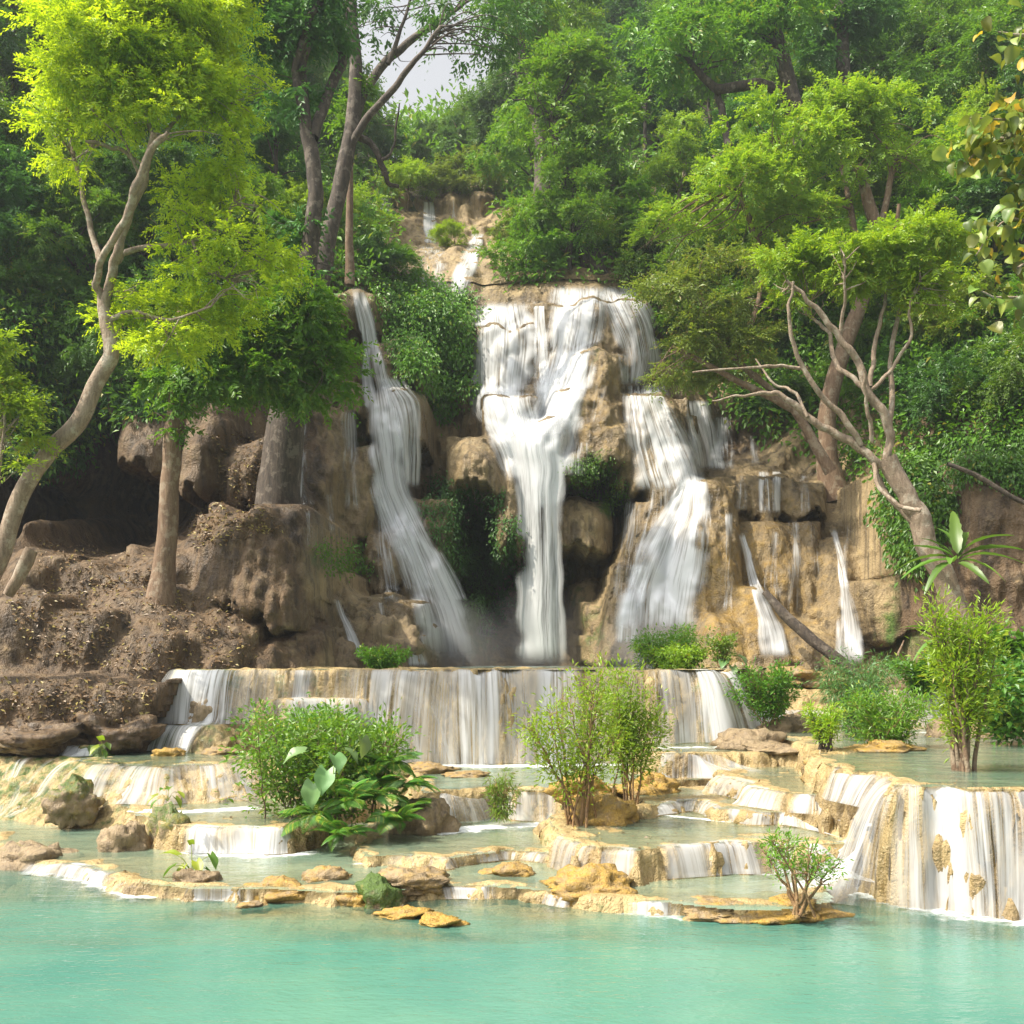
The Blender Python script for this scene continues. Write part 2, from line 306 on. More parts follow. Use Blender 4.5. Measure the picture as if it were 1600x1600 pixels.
def TT(x, y):                                     # terrace height at x, y
    u = np.clip((np.asarray(x) - gx[0]) / RES, 0, len(gx) - 1.001); v = np.clip((np.asarray(y) - gy[0]) / RES, 0, len(gy) - 1.001)
    i, j = u.astype(int), v.astype(int); a, b = u - i, v - j
    return T[i, j] * (1 - a) * (1 - b) + T[i + 1, j] * a * (1 - b) + T[i, j + 1] * (1 - a) * b + T[i + 1, j + 1] * a * b

# ground far and wide: the pool bed and the floor of the valley
gq = np.array([[-110, -50, -1.4], [110, -50, -1.4], [110, 14.5, -1.4], [-110, 14.5, -1.4]]); 
bed = link('ground', make_mesh('ground', np.concatenate([gq, [[110, 165, -1.5], [-110, 165, -1.5]]]), np.array([[0, 1, 2, 3], [3, 2, 4, 5]]), M['terrace'])); tag(bed, kind='structure')

# ------------------------------------------------------------------ the cliff and the hill: distance as a relief over (x, z)
CT = {
 1150: [(-500,26),(-200,27),(0,27.2),(120,27.6),(220,28.2),(300,30),(500,33),(800,34),(1200,35),(1400,36),(1600,33),(1900,30),(2200,28)],
 1040: [(-500,27),(-200,28),(0,29),(150,29.6),(250,30.6),(400,33),(520,37),(640,42),(840,46),(960,42),(1100,38.5),(1300,37.5),(1420,40),(1600,34),(1900,30.5)],
 1000: [(-500,27.5),(0,30.3),(150,30.8),(300,31.2),(400,32),(480,36),(560,39),(640,42),(720,47),(840,48),(900,47),(960,43),(1040,40.5),(1130,39),(1210,38.5),(1300,39),(1360,40),(1400,43),(1450,38),(1600,35),(1900,31)],
 900: [(-500,28),(-200,30),(0,31.5),(100,33),(200,32.5),(300,32.8),(400,32.6),(470,34),(540,40),(600,42.5),(680,46),(740,49.5),(840,49.5),(910,48.5),(970,44),(1040,42),(1110,41),(1180,42),(1260,42),(1340,42),(1390,43),(1450,39.5),(1600,36),(1900,32)],
 858: [(0,34.5),(50,42),(110,46),(170,47),(230,45),(285,37),(340,33.6)],
 800: [(-500,29),(-200,31),(0,34),(60,42),(150,48),(250,48),(305,42),(350,35.5),(420,36),(470,39),(520,41),(560,42),(620,43.5),(690,48.5),(780,50.5),(850,49),(910,47),(970,45.5),(1040,44),(1090,43),(1150,42.5),(1230,43),(1330,43),(1400,42),(1600,37),(1900,33)],
 700: [(-500,30),(-200,32),(0,36),(60,43),(150,48),(250,48),(320,43),(400,39),(460,41),(520,43),(600,44.5),(680,48.5),(760,47),(840,45),(900,46.5),(960,47.5),(1020,44.5),(1060,45),(1120,48.5),(1200,48),(1290,46),(1400,43.5),(1600,38),(1900,34)],
 600: [(-500,31),(-200,33),(0,36),(150,37.5),(300,39),(400,40),(480,42),(540,45),(600,46),(660,49),(740,48),(800,46.5),(870,46),(930,46),(1000,46.5),(1050,48),(1120,50),(1250,49),(1400,45.5),(1600,39.5),(1900,36)],
 520: [(-500,32),(0,38),(300,41),(480,44.5),(560,47),(640,49.5),(740,50),(800,50),(870,49),(940,47.5),(1010,49),(1060,51),(1150,51),(1300,49),(1600,42),(1900,38)],
 445: [(-500,33),(0,40),(300,43.5),(480,47),(560,48),(640,51.5),(740,52),(860,51.5),(930,50.5),(1000,52),(1100,54),(1300,52),(1600,44),(1900,40)],
 380: [(-500,35),(0,43),(300,47),(480,53),(560,58),(640,65),(740,66),(850,62),(950,59),(1100,58),(1300,55),(1600,47),(1900,43)],
 300: [(-500,38),(0,47),(300,53),(480,62),(590,73),(660,74),(740,73),(850,71),(1000,66),(1300,61),(1600,52),(1900,47)],
 200: [(-500,43),(0,53),(300,62),(480,80),(600,108),(700,110),(850,92),(1000,78),(1300,69),(1600,58),(1900,52)],
 100: [(-500,48),(0,60),(300,73),(480,105),(600,125),(700,125),(780,118),(1000,92),(1300,79),(1600,66),(1900,58)],
 0: [(-500,54),(0,68),(300,86),(600,135),(800,130),(1000,108),(1300,91),(1600,75),(1900,65)],
 -250: [(-500,66),(0,85),(300,108),(1000,140),(1300,115),(1600,95),(1900,82)]}
cp = np.array([P(px, py, Y) for py, row in CT.items() for px, Y in row])
def _k(dx, dz): return np.sqrt(dx * dx + dz * dz + 0.05)
A = _k(cp[:, None, 0] - cp[None, :, 0], cp[:, None, 2] - cp[None, :, 2]) + 0.25 * np.eye(len(cp)) * -1
n_ = len(cp); AA = np.zeros((n_ + 1, n_ + 1)); AA[:n_, :n_] = A; AA[n_, :n_] = 1; AA[:n_, n_] = 1
W_ = np.linalg.solve(AA, np.append(cp[:, 1], 0))
def base_relief(X, Z):
    r = np.full(X.size, W_[n_]); x, z = X.ravel(), Z.ravel()
    for i in range(n_): r += W_[i] * _k(x - cp[i, 0], z - cp[i, 2])
    return r.reshape(X.shape)
# drapes of flowstone: centre px, top, ragged bottom, half width, distance of the front, how far it stands out, lean
DR = [(618,515,600,46,45.2,2.2),(640,540,585,26,44.8,1.2),(550,585,655,34,44.0,2.4),(485,612,835,52,41.0,2.5),(552,690,862,40,42.2,1.8),(612,596,690,46,43.4,2.2),
 (640,770,960,62,42.6,1.6),(600,820,930,40,41.8,1.6),(750,655,765,64,42.6,4.2),(796,690,862,26,42.4,3.0),(697,842,902,24,44.4,2.6),(850,636,705,48,42.8,2.4),(795,600,690,52,44.2,2.2),
 (800,490,640,62,48.0,2.0),(935,442,600,92,47.2,2.6),(858,460,560,30,49.0,2.0),(942,528,625,42,44.4,2.2),(934,592,706,60,43.4,2.4),(893,686,745,42,42.6,2.4),(960,640,720,40,42.8,2.0),(910,762,862,54,43.0,3.0),
 (1028,598,770,60,43.0,2.4),(1052,690,790,40,42.4,1.8),(1065,640,735,34,44.4,1.6),(1030,760,1045,-105,40.0,3.6),(1075,742,1045,-70,40.6,3.0),(985,875,1045,-56,39.4,2.8),(1115,740,830,48,41.4,1.8),(1132,768,965,52,39.4,3.4),(1104,800,1045,-56,39.2,2.2),
 (1150,738,800,52,43.4,2.2),(1208,732,815,44,43.3,2.2),(1258,740,806,50,43.2,2.2),(1222,804,1045,52,40.6,2.8),(1178,810,1000,42,40.8,2.6),(1272,806,1045,46,40.8,2.8),(1345,822,1060,56,39.8,3.8),(1195,905,1075,-130,36.6,4.0),(1262,965,1075,-90,36.8,3.0),(1140,960,1070,-70,36.8,2.6),
 (1330,930,1060,40,39.6,1.8),(945,930,1000,30,41.4,2.2),(960,985,1045,50,40.6,1.6),
 (300,610,765,40,35.8,2.6),(215,620,735,52,36.8,2.4),(255,590,690,60,37.4,2.2),(330,640,720,24,36.6,1.6),
 (385,775,962,96,32.0,2.8),(340,800,950,60,32.2,1.8),(435,880,985,44,32.0,2.2),(120,868,940,100,32.2,2.0),(230,850,925,60,32.8,1.8),(20,855,940,70,31.6,1.8),(375,672,790,50,36.6,2.0),
 (60,950,1120,90,28.7,1.6),(170,985,1130,80,29.0,1.6),(215,965,1085,62,29.9,1.7),(330,975,1075,60,30.5,1.8),(400,990,1075,50,31.3,1.8),(455,985,1075,44,32.0,2.0),(-60,930,1120,90,28.2,1.8),(130,1060,1150,120,27.2,1.0),(20,1065,1150,110,26.8,1.0),
 (505,890,960,36,36.6,2.2),(560,915,1010,44,36.2,2.4),(610,930,1015,44,37.0,2.4),(520,960,1060,50,35.2,2.2),(590,985,1070,60,35.8,2.0),(640,975,1060,36,38.4,1.8),(480,930,1040,36,34.6,2.0),
 (690,930,1060,52,43.6,2.0),(740,990,1060,30,44.4,1.4),(905,960,1060,44,44.4,2.2),(930,900,1000,36,44.8,2.2),
 (1430,900,1000,60,37.4,1.6),(1530,760,1010,70,35.0,1.6),(1620,700,1010,80,33.8,1.6),(1470,720,960,56,37.0,1.4),(1580,960,1060,90,33.2,1.2),
 (545,440,520,44,46.2,1.8),(665,455,560,60,49.0,1.4),
 (760,392,475,60,62.5,3.0),(800,370,470,50,62.0,3.0),(672,382,450,42,63.5,2.4),(640,300,372,70,70.5,3.0),(700,330,400,70,69.0,3.0),(603,296,352,22,71.5,2.0),(760,300,372,60,70,3.0)]
def relief(X, Z):
    Y = base_relief(X, Z)
    Y = Y + 1.3 * sst(-11, -8.5, X) * sst(17.5, 15, X) * sst(4.5, 6, Z) * sst(24, 20, Z)
    up_ = sst(11, 8, np.abs(X + 0.5)) * sst(22, 26, Z) * sst(45, 41, Z)
    zone = np.maximum(sst(26, 19, Z), up_)                                   # rock relief fades out on the wooded slope
    l = np.abs(vn(X * 0.36, Y * 0.32, Z * 0.17, s=61)) + 0.55 * np.abs(vn(X * 0.95, Y * 0.7, Z * 0.36, s=62))
    smo = 1 - 0.55 * sst(5.5, 8, X) * sst(17.5, 15, X) * sst(12.5, 10.5, Z)
    Y = Y - zone * smo * (1.25 * l - 0.6) + (1 - zone) * 1.2 * fbm(X * 0.12, Z * 0.12, s=63, o=3)
    wob = 0.16 * vn(X * 0.7, Z * 0.5, s=64)
    for k, (px, t, b, hw, Yf, dep) in enumerate(DR):
        cone = hw < 0; c = P(px, t, Yf); zb = P(px, b, Yf)[2]; w = abs(hw) * Yf / FOC
        sel = (np.abs(X - c[0]) < w * 1.3) & (Z < c[2] + 0.8) & (Z > zb - 1.6)
        if not sel.any(): continue
        x, z = X[sel], Z[sel]
        v = (c[2] - z + 0.25 * vn(x * 1.1, z * 0.9, k * 3.3, s=65)) / (c[2] - zb)
        u = (x - c[0]) / w + wob[sel] + 0.10 * (v - 0.5) * math.sin(k * 2.1)
        if cone: u = u / (0.30 + 0.75 * np.clip(v, 0, 1)); v = np.minimum(v, 0.97)
        vb = 1 + 0.11 * vn(x * 2.4, k * 9.1, s=66) + 0.09 * vn(x * 6.5, k * 9.1, s=67) - 0.16 * u * u
        ex = 2.4 if b - t < 125 else 1.35
        pr = np.sqrt(np.clip(1 - u * u, 0, 1)) * np.sqrt(np.clip(1 - (1 - np.clip(v, 0, 1)) ** ex, 0, 1)) * sst(vb + 0.035, vb - 0.02, v)
        rib = 0.16 * np.abs(vn(x * 2.0, z * 0.35, k, s=68)) + 0.06 * np.abs(vn(x * 5.5, z * 0.8, k, s=69))
        yd = Yf + dep - dep * pr - rib * (pr > 0.05)
        yd = np.where(pr > 0.02, yd, 1e3)
        a = Y[sel]; kk = 0.28
        h = np.clip(0.5 + 0.5 * (a - yd) / kk, 0, 1)
        Y[sel] = np.where(yd > 900, a, a * (1 - h) + yd * h - kk * h * (1 - h))
    d = 0.26 * fbm(X * 1.2, Y * 1.1, Z * 0.7, s=71, o=3) + 0.19 * np.abs(fbm(X * 2.4, Y * 2.4, Z * 0.9, s=72, o=3)) + 0.08 * np.abs(vn(X * 7.0, Y * 6.0, Z * 4.0, s=73))
    return Y - zone * d * (1 - 0.45 * sst(-8.5, -10, X)) * (0.4 + 0.6 * smo)
RX0, RX1, RZ0, RZ1, RR = -27.0, 27.0, 0.8, 24.0, 0.085
rx = np.arange(RX0, RX1, RR); rz = np.arange(RZ0, RZ1, RR)
CX, CZ = np.meshgrid(rx, rz, indexing='ij')
CY = relief(CX, CZ)
HX0, HX1, HZ0, HZ1, HR = -75.0, 85.0, 1.0, 112.0, 0.6
hx = np.arange(HX0, HX1, HR); hz = np.arange(HZ0, HZ1, HR)
HX, HZ = np.meshgrid(hx, hz, indexing='ij')
HY = relief(HX, HZ)
def _bl(A, x0, z0, r, x, z):
    u = np.clip((x - x0) / r, 0, A.shape[0] - 1.001); v = np.clip((z - z0) / r, 0, A.shape[1] - 1.001)
    i, j = u.astype(int), v.astype(int); a, b = u - i, v - j
    return A[i, j] * (1 - a) * (1 - b) + A[i + 1, j] * a * (1 - b) + A[i, j + 1] * (1 - a) * b + A[i + 1, j + 1] * a * b
UYG = []
def RY(x, z):
    x, z = np.asarray(x, float), np.asarray(z, float)
    ins = (x > RX0) & (x < RX1 - RR) & (z < RZ1 - RR)
    r = np.where(ins, _bl(CY, RX0, RZ0, RR, x, z), _bl(HY, HX0, HZ0, HR, x, z))
    if UYG: r = np.where((x > -10.4) & (x < 9.3) & (z > 23.9) & (z < 42.7), _bl(UYG[0], -10.5, 23.5, 0.13, x, z), r)
    return r
def hit(px, py, y0=24.0, y1=140.0, step=0.35):            # where the line of sight through px, py meets cliff or hill
    px, py = np.atleast_1d(np.asarray(px, float)), np.atleast_1d(np.asarray(py, float))
    res = np.full(px.shape, np.nan); Y = y0
    while Y < y1:
        x = (px - 800) * Y / FOC; z = EYE - (py - HOR) * Y / FOC
        h = np.isnan(res) & (RY(x, z) <= Y); res[h] = Y
        Y += step if Y < 60 else 2 * step
        if not np.isnan(res).any(): break
    res = np.where(np.isnan(res), y1, res)
    return np.stack([(px - 800) * res / FOC, res, EYE - (py - HOR) * res / FOC], -1)
SPX, SPY = (-600, 380, 450, 540, 620, 700, 770, 830, 880, 940, 2400), (-400, -300, 60, 200, 245, 230, 190, 130, 40, -300, -400)
def skyline(px): return np.interp(px, SPX, SPY)
cpx = 800 + CX * FOC / CY; cpy = HOR - (CZ - EYE) * FOC / CY
def zone_mask(px, py, cx, cy_, rx_, ry_): return np.exp(-(((px - cx) / rx_) ** 2 + ((py - cy_) / ry_) ** 2) * 1.2)
moss = np.zeros_like(CX)
for a in ((735,900,70,160,1.0),(660,560,70,90,0.9),(920,735,50,40,0.9),(930,990,40,80,0.5),(520,870,50,40,0.8),(960,790,30,30,1.0),(1450,930,110,120,0.55),(1560,850,80,200,0.4),(560,690,30,30,0.6),(540,560,30,40,0.5),(1400,990,40,30,0.5),(300,830,60,40,0.25),(90,1000,70,80,0.35),(930,560,14,50,0.5),(905,640,12,40,0.5),(400,1010,60,40,0.4),(130,850,80,40,0.3),(880,900,40,80,0.5),(700,480,60,50,0.8),(610,330,200,70,0.3)):
    moss += a[4] * zone_mask(cpx, cpy, *a[:4])
moss = moss + 0.7 * sst(21.6, 23.5, CZ) * sst(9, 12, np.abs(CX)) + 0.5 * sst(1380, 1430, cpx)
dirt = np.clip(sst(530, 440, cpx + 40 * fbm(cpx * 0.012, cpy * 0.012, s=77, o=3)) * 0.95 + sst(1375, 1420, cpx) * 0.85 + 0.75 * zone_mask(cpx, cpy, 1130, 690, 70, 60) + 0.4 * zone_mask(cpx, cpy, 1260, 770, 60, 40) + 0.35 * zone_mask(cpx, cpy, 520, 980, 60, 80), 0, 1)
ochre_c = 0.55 * zone_mask(cpx, cpy, 1150, 930, 190, 190) + 0.32 * zone_mask(cpx, cpy, 940, 640, 60, 120) + 0.15
cl = link('cliff', make_mesh('cliff', np.stack([CX, CY, CZ], -1), grid_faces(len(rx), len(rz))[:, ::-1], M['cliff'], attrs={'moss': moss, 'dirt': dirt, 'ochre': ochre_c}))
tag(cl, 'tan flowstone cliff behind the waterfalls', kind='structure')
# the rock steps of the upper cascades
ux = np.arange(-10.5, 9.5, 0.13); uz = np.arange(23.5, 43.0, 0.13); UX, UZ = np.meshgrid(ux, uz, indexing='ij'); UY = relief(UX, UZ); UYG.append(UY - 0.12)
upx = 800 + UX * FOC / UY; upy = HOR - (UZ - EYE) * FOC / UY
uo = link('upper_cliff', make_mesh('upper_cliff', np.stack([UX, UY - 0.12, UZ], -1), grid_faces(len(ux), len(uz))[:, ::-1], M['cliff'], attrs={'moss': 0.22 + 0.5 * sst(300, 270, upy), 'dirt': 0.2 + 0 * UX, 'ochre': 0.3 + 0 * UX})); tag(uo, 'tan rock steps of the upper cascades', kind='structure')
# hillside above and to the sides (earth under the trees)
hpx = 800 + HX * FOC / HY; hpy = HOR - (HZ - EYE) * FOC / HY
keep = (hpy > skyline(hpx))
F = grid_faces(len(hx), len(hz))
inner = ((HX > RX0 + 1) & (HX < RX1 - 1) & (HZ < RZ1 - 1)).ravel()
F = F[keep.ravel()[F].all(1) & ~inner[F].all(1)]
soil = NT('hill_soil'); sp = soil.pos(); sc_ = soil.mix(soil.ramp(soil.noise(sp, 0.6, 5), 0.4, 0.6), (0.05, 0.042, 0.024, 1), (0.05, 0.075, 0.022, 1))
M['soil'] = soil.done(soil.n('BsdfPrincipled', {'Base Color': sc_, 'Roughness': 0.95, 'Normal': soil.bump(soil.noise(sp, 2.0, 6), 0.8, 0.4)}).outputs[0])
hill = link('hillside', make_mesh('hillside', np.stack([HX, HY + 0.15, HZ], -1), F[:, ::-1], M['soil'])); tag(hill, 'wooded hillside rising behind the falls', kind='structure')

# ------------------------------------------------------------------ pools
def pool(name, label, poly, level, mat, step, foam_lines, extra=0.0, k=0.28, bounds=None, maxm=1.0, bdep=None):
    if bounds is None:
        xs, ys = [p[0] for p in poly], [p[1] for p in poly]; bounds = (min(xs), max(xs), min(ys), max(ys))
    x = np.arange(bounds[0], bounds[1] + step, step); y = np.arange(bounds[2], bounds[3] + step, step)
    X, Y = np.meshgrid(x, y, indexing='ij')
    t = np.where(Y > gy[0] + 0.05, TT(X, Y), np.minimum(TT(X, Y), -1.2)) if level < 3.7 else np.full(X.shape, level - 1.5)
    dep = level - t + ((1.5 * sst(16.4, 13.9, Y + 2.4 * fbm(X * 0.24, Y * 0.38, s=23, o=3)) + 3.2 * sst(14.7, 13.3, Y + 0.8 * fbm(X * 0.4, Y * 0.5, s=24, o=2) * sst(13.75, 14.6, Y))) if level == 0 else 0)
    ok = dep > -0.05
    if poly is not None: ok &= poly_sd(poly, X, Y) < 0.12
    if bdep is not None: ok &= dep < bdep
    foam = np.zeros(X.shape)
    for ln, wd, amt in foam_lines:
        ln = np.asarray(ln)
        for a, b in zip(ln[:-1], ln[1:]):
            e = b - a; tt = np.clip(((X - a[0]) * e[0] + (Y - a[1]) * e[1]) / (e @ e), 0, 1)
            foam = np.maximum(foam, amt * np.exp(-(np.hypot(X - a[0] - e[0] * tt, Y - a[1] - e[1] * tt) / wd) ** 2))
    F = grid_faces(len(x), len(y)); F = F[ok.ravel()[F].all(1) if bdep is not None else ok.ravel()[F].any(1)]
    used = np.unique(F); mp = np.zeros(X.size, int); mp[used] = np.arange(len(used))
    Vv = np.stack([X, Y, np.full(X.shape, level) + 0.006 * vn(X * 2, Y * 3, s=5) * sst(13.8, 14.3, Y)], -1).reshape(-1, 3)[used]
    mu = np.clip(np.maximum(maxm * (1 - np.exp(-np.clip(dep + extra, 0, None) / k)), sst(0.8, 3.0, dep)), 0, 1).ravel()[used]
    o = link(name, make_mesh(name, Vv, mp[F], mat, attrs={'murk': mu, 'foam': foam.ravel()[used]}))
    return tag(o, label, kind='structure')
def base_line(pts, L): return np.array([G(a, b, L)[:2] for a, b in pts])
# wide sheet of the front pool, fine near the lips
pool('pool_water', 'milky turquoise water of the front pool', None, 0.0, M['pool'], 0.07,
     [(base_line([(1305,1374),(1340,1388),(1420,1402),(1500,1422),(1600,1432),(1700,1440)], 0), 0.8, 1.0), (base_line([(70,1352),(130,1362),(230,1395)], 0), 0.6, 1.0), (base_line([(150,1368),(260,1395)], 0), 0.5, 0.6), (base_line([(290,1403),(390,1406)], 0), 0.25, 0.8), (base_line([(660,1398),(760,1402)], 0), 0.2, 0.6), (base_line([(985,1425),(1060,1432)], 0), 0.3, 0.7), (base_line([(840,1408),(900,1410)], 0), 0.2, 0.5)],
     k=0.95, bounds=(-15.0, 13.0, 13.7, 21.5))
fw = 60.0
nf = np.array([[-fw, -40, 0], [fw, -40, 0], [fw, 13.72, 0], [-fw, 13.72, 0]], float); nx = np.linspace(-fw, fw, 60); ny = np.linspace(-40, 13.7, 40)
NX, NY = np.meshgrid(nx, ny, indexing='ij')
o = link('pool_water', make_mesh('pool_water', np.stack([NX, NY, NX * 0], -1), grid_faces(60, 40), M['pool'], attrs={'murk': np.full(NX.size, 1.0), 'foam': np.zeros(NX.size)})); tag(o, 'deep turquoise water at the near edge of the pool', kind='structure')
IDX = {0.22: 0, 0.40: 1, 0.75: 2, 0.98: 3, 1.35: 4, 1.08: 5, 1.68: 6, 1.93: 7, 1.50: 8, 0.70: 9, 1.78: 10, 2.20: 11}
PF = {0.22: [(base_line([(880,1338),(1000,1352),(1100,1357),(1190,1362)], .22), .3, 1.0), (base_line([(300,1330),(400,1336),(465,1332)], .22), .4, 1.0), (base_line([(560,1348),(700,1350)], .22), .15, 0.6)],
      0.40: [(base_line([(690,1300),(770,1290),(870,1287)], .4), .45, 1.0)], 0.75: [(base_line([(1030,1272),(1130,1282),(1310,1283)], .75), .15, 0.9)],
      1.08: [(base_line([(560,1180),(680,1196),(840,1196),(1000,1192)], 1.08), .6, 1.0), (base_line([(1010,1207),(1100,1207)], 1.08), .2, 0.7)],
      0.70: [(base_line([(150,1262),(280,1268),(390,1262)], .7), .4, 1.0)], 1.68: [(base_line([(1020,1168),(1200,1166)], 1.68), .5, 0.7)], 1.93: [(base_line([(1380,1142),(1450,1144)], 1.93), .5, 0.7)], 1.50: [(base_line([(50,1175),(160,1178)], 1.5), .2, .6), (base_line([(250,1160),(330,1162)], 1.5), .3, .7)]}
for L, i in IDX.items():
    pool('terrace_water', 'thin clear water lying on a travertine terrace', POLY[i], L - 0.012, M['pool_up'], 0.08, PF.get(L, []), k=0.36, extra=0.14, bdep=TER[i][2] + 0.16)
pool('terrace_water', 'still upper pool behind the rim of the terrace fall', [(-10.0,30.9),(-7,29.75),(-2,29.3),(3.6,29.45),(5.6,29.7),(6.5,31),(9,37),(14,41),(14,52),(-12,52),(-12,33)], 3.70, M['pool_up'], 0.3, [(np.array([(-3.2, 44.0), (0.5, 44.0), (1.8, 44)]), 1.6, 1.0)])
# ------------------------------------------------------------------ falling water
def fall_mesh(V, u, arc, edge, seed):
    n, m = V.shape[:2]
    w = np.linalg.norm(V[:, -1] - V[:, 0], axis=-1).mean()
    uvs = np.stack([np.broadcast_to(u[None, :] * w, (n, m)) + seed * 17.3, arc + seed * 5.1], -1).reshape(-1, 2)
    return V.reshape(-1, 3), grid_faces(n, m), {'flow': uvs}, {'edge': edge.ravel()}
FN = [0]
WET = []
def ribbon(pts, off=0.22, free=0.04, spread=1.0, fade=(0.05, 0.10), soft=0.22):
    """water running down the cliff: pts (px, py, half width px) from top to foot; hugs the rock, falls free below overhangs"""
    FN[0] += 1; seed = FN[0]
    pts = np.array(pts, float); WET.append(pts)
    py = np.arange(pts[0, 1], pts[-1, 1] + 1, 3.0)
    from_t = np.interp(py, pts[:, 1], np.arange(len(pts)))
    def sm(c):
        v = np.interp(py, pts[:, 1], pts[:, c]); k = 9
        vp = np.pad(v, k, mode='edge'); return np.convolve(vp, np.ones(2 * k + 1) / (2 * k + 1), 'same')[k:-k]
    px, hw = sm(0), sm(2) * spread
    m = int(np.clip(hw.max() * 2 / 3.0, 7, 40)); u = np.linspace(-1, 1, m)
    PX = px[:, None] + hw[:, None] * u[None, :] + 2.0 * vn(py[:, None] * 0.03, u[None, :] * 2, seed, s=81); PY = np.broadcast_to(py[:, None], PX.shape)
    Y = np.full(PX.shape, 46.0)
    h = hit(PX.ravel(), PY.ravel(), y0=30.0, y1=90.0, step=0.12)[:, 1].reshape(PX.shape)
    Y = h - off
    Yw = Y.copy()
    for i in range(1, len(py)):
        Yw[i] = np.minimum(Y[i], Yw[i - 1] + free * 0.08)
    Yw[1:-1, 1:-1] = np.minimum(Yw[1:-1, 1:-1], 0.5 * (np.minimum(np.minimum(Yw[:-2, 1:-1], Yw[2:, 1:-1]), np.minimum(Yw[1:-1, :-2], Yw[1:-1, 2:])) + Yw[1:-1, 1:-1]))
    for _ in range(2):
        Yw[:, 1:-1] = 0.25 * Yw[:, :-2] + 0.5 * Yw[:, 1:-1] + 0.25 * Yw[:, 2:]
        Yw[1:-1] = 0.25 * Yw[:-2] + 0.5 * Yw[1:-1] + 0.25 * Yw[2:]
    X = (PX - 800) * Yw / FOC; Z = EYE - (PY - HOR) * Yw / FOC
    V = np.stack([X, Yw, Z], -1)
    d = np.linalg.norm(np.diff(V, axis=0), axis=-1).mean(1); arc = np.broadcast_to(np.append(0, np.cumsum(d))[:, None], PX.shape)
    v = np.linspace(0, 1, len(py))[:, None]
    ue = np.abs(u)[None, :] + 0.28 * vn(arc * 0.55, np.sign(u)[None, :] * 3.3 + seed, s=87) + 0.14 * vn(arc * 2.0, np.sign(u)[None, :] * 5.3 + seed, s=88)
    e = sst(1.0, 1.0 - 2 * soft, np.maximum(ue, np.abs(u)[None] * 0.9)) * sst(1.0, 0.93, np.abs(u)[None, :]) * sst(0, fade[0], v) * sst(1, 1 - fade[1], v)
    e = e * (1 + 0.0 * v)
    return fall_mesh(V, (u + 1) / 2, arc, e, seed)
def curtain(lip, L, base, off=0.02, n=26, launch=0.10, step=0.09, soft=0.25, start=0.45, maxd=3.0, floor=0.45):
    """water over a terrace lip: lip (px,py) left to right on level L, down to level base, following the travertine"""
    FN[0] += 1; seed = FN[0]
    lp = np.array([G(a, b, L)[:2] if b > 400 else (a, b) for a, b in lip], float)
    s = np.append(0, np.cumsum(np.linalg.norm(np.diff(lp, axis=0), axis=1)))
    ss = np.linspace(0, s[-1], max(8, int(s[-1] / step)))
    q = np.stack([np.interp(ss, s, lp[:, 0]), np.interp(ss, s, lp[:, 1])], -1)
    tg = np.gradient(q, axis=0); tg = np.stack([np.convolve(np.pad(tg[:, c], 4, mode='edge'), np.ones(9) / 9, 'valid') for c in (0, 1)], -1)
    nr = np.stack([tg[:, 1], -tg[:, 0]], -1); nr /= np.linalg.norm(nr, axis=1, keepdims=True) + 1e-9
    d = np.arange(-start, maxd, 0.035)
    X = q[:, None, 0] + nr[:, None, 0] * d; Y = q[:, None, 1] + nr[:, None, 1] * d
    tz = TT(X, Y)
    inside = tz > L - 0.06
    last = np.where(inside.any(1), inside.shape[1] - 1 - np.argmax(inside[:, ::-1], axis=1), 0)
    lipd = d[last]
    lipd = np.convolve(np.pad(lipd, 2, mode='edge'), np.ones(5) / 5, 'valid')
    dd = np.clip(d[None] - lipd[:, None], 0, None)
    ball = L + 0.012 - dd * dd / max(launch, 1e-3) * 1.0
    z = np.maximum(tz + off, np.where(dd > 0, ball, -9)); z = np.minimum(z, L + 0.03)
    z = np.minimum.accumulate(z, axis=1)
    out = np.empty((len(ss), n, 3)); arc = np.empty((len(ss), n)); ok = np.ones(len(ss))
    for i in range(len(ss)):
        a = max(0, int(np.searchsorted(d, lipd[i] - 0.16))); below = np.where(z[i] <= base + 0.015)[0]; b = below[0] if len(below) else len(d) - 1
        if b <= a + 2: b = min(a + 6, len(d) - 1)
        seg = np.stack([X[i, a:b + 1], Y[i, a:b + 1], np.maximum(z[i, a:b + 1], base + 0.01)], -1)
        al = np.append(0, np.cumsum(np.linalg.norm(np.diff(seg, axis=0), axis=1))); t = np.linspace(0, al[-1], n)
        for c in range(3): out[i, :, c] = np.interp(t, al, seg[:, c])
        arc[i] = t
    out[:, :, :2] += 0  # rows follow the rock
    for _ in range(2): out[1:-1] = 0.25 * out[:-2] + 0.5 * out[1:-1] + 0.25 * out[2:]
    V = out.transpose(1, 0, 2); u = ss / s[-1]
    v = np.linspace(0, 1, n)[:, None]; e = sst(0, soft * 0.4, u)[None] * sst(1, 1 - soft * 0.4, u)[None] * sst(0, 0.12, v) * (1 - 0.25 * sst(0.9, 1, v))
    q1 = vn(u[None] * s[-1] * 0.9 + seed * 7.7, v * 0.5, s=83); q2 = vn(u[None] * s[-1] * 2.6 + seed * 3.3, v * 0.8, s=84)
    e = e * np.clip(floor + (1 - floor) * sst(-0.45, 0.15, q1 + 0.6 * q2), 0, 1)
    V = V + 0.10 * (v[..., None] ** 1.3) * np.stack([vn(u[None] * s[-1] * 1.7 + seed, v * 1.2, s=85), 0.5 * vn(u[None] * s[-1] * 1.3 + seed, v * 1.5, s=86) - 0.2, 0 * v + 0 * u[None]], -1)
    return fall_mesh(V, u, arc.T, e, seed)
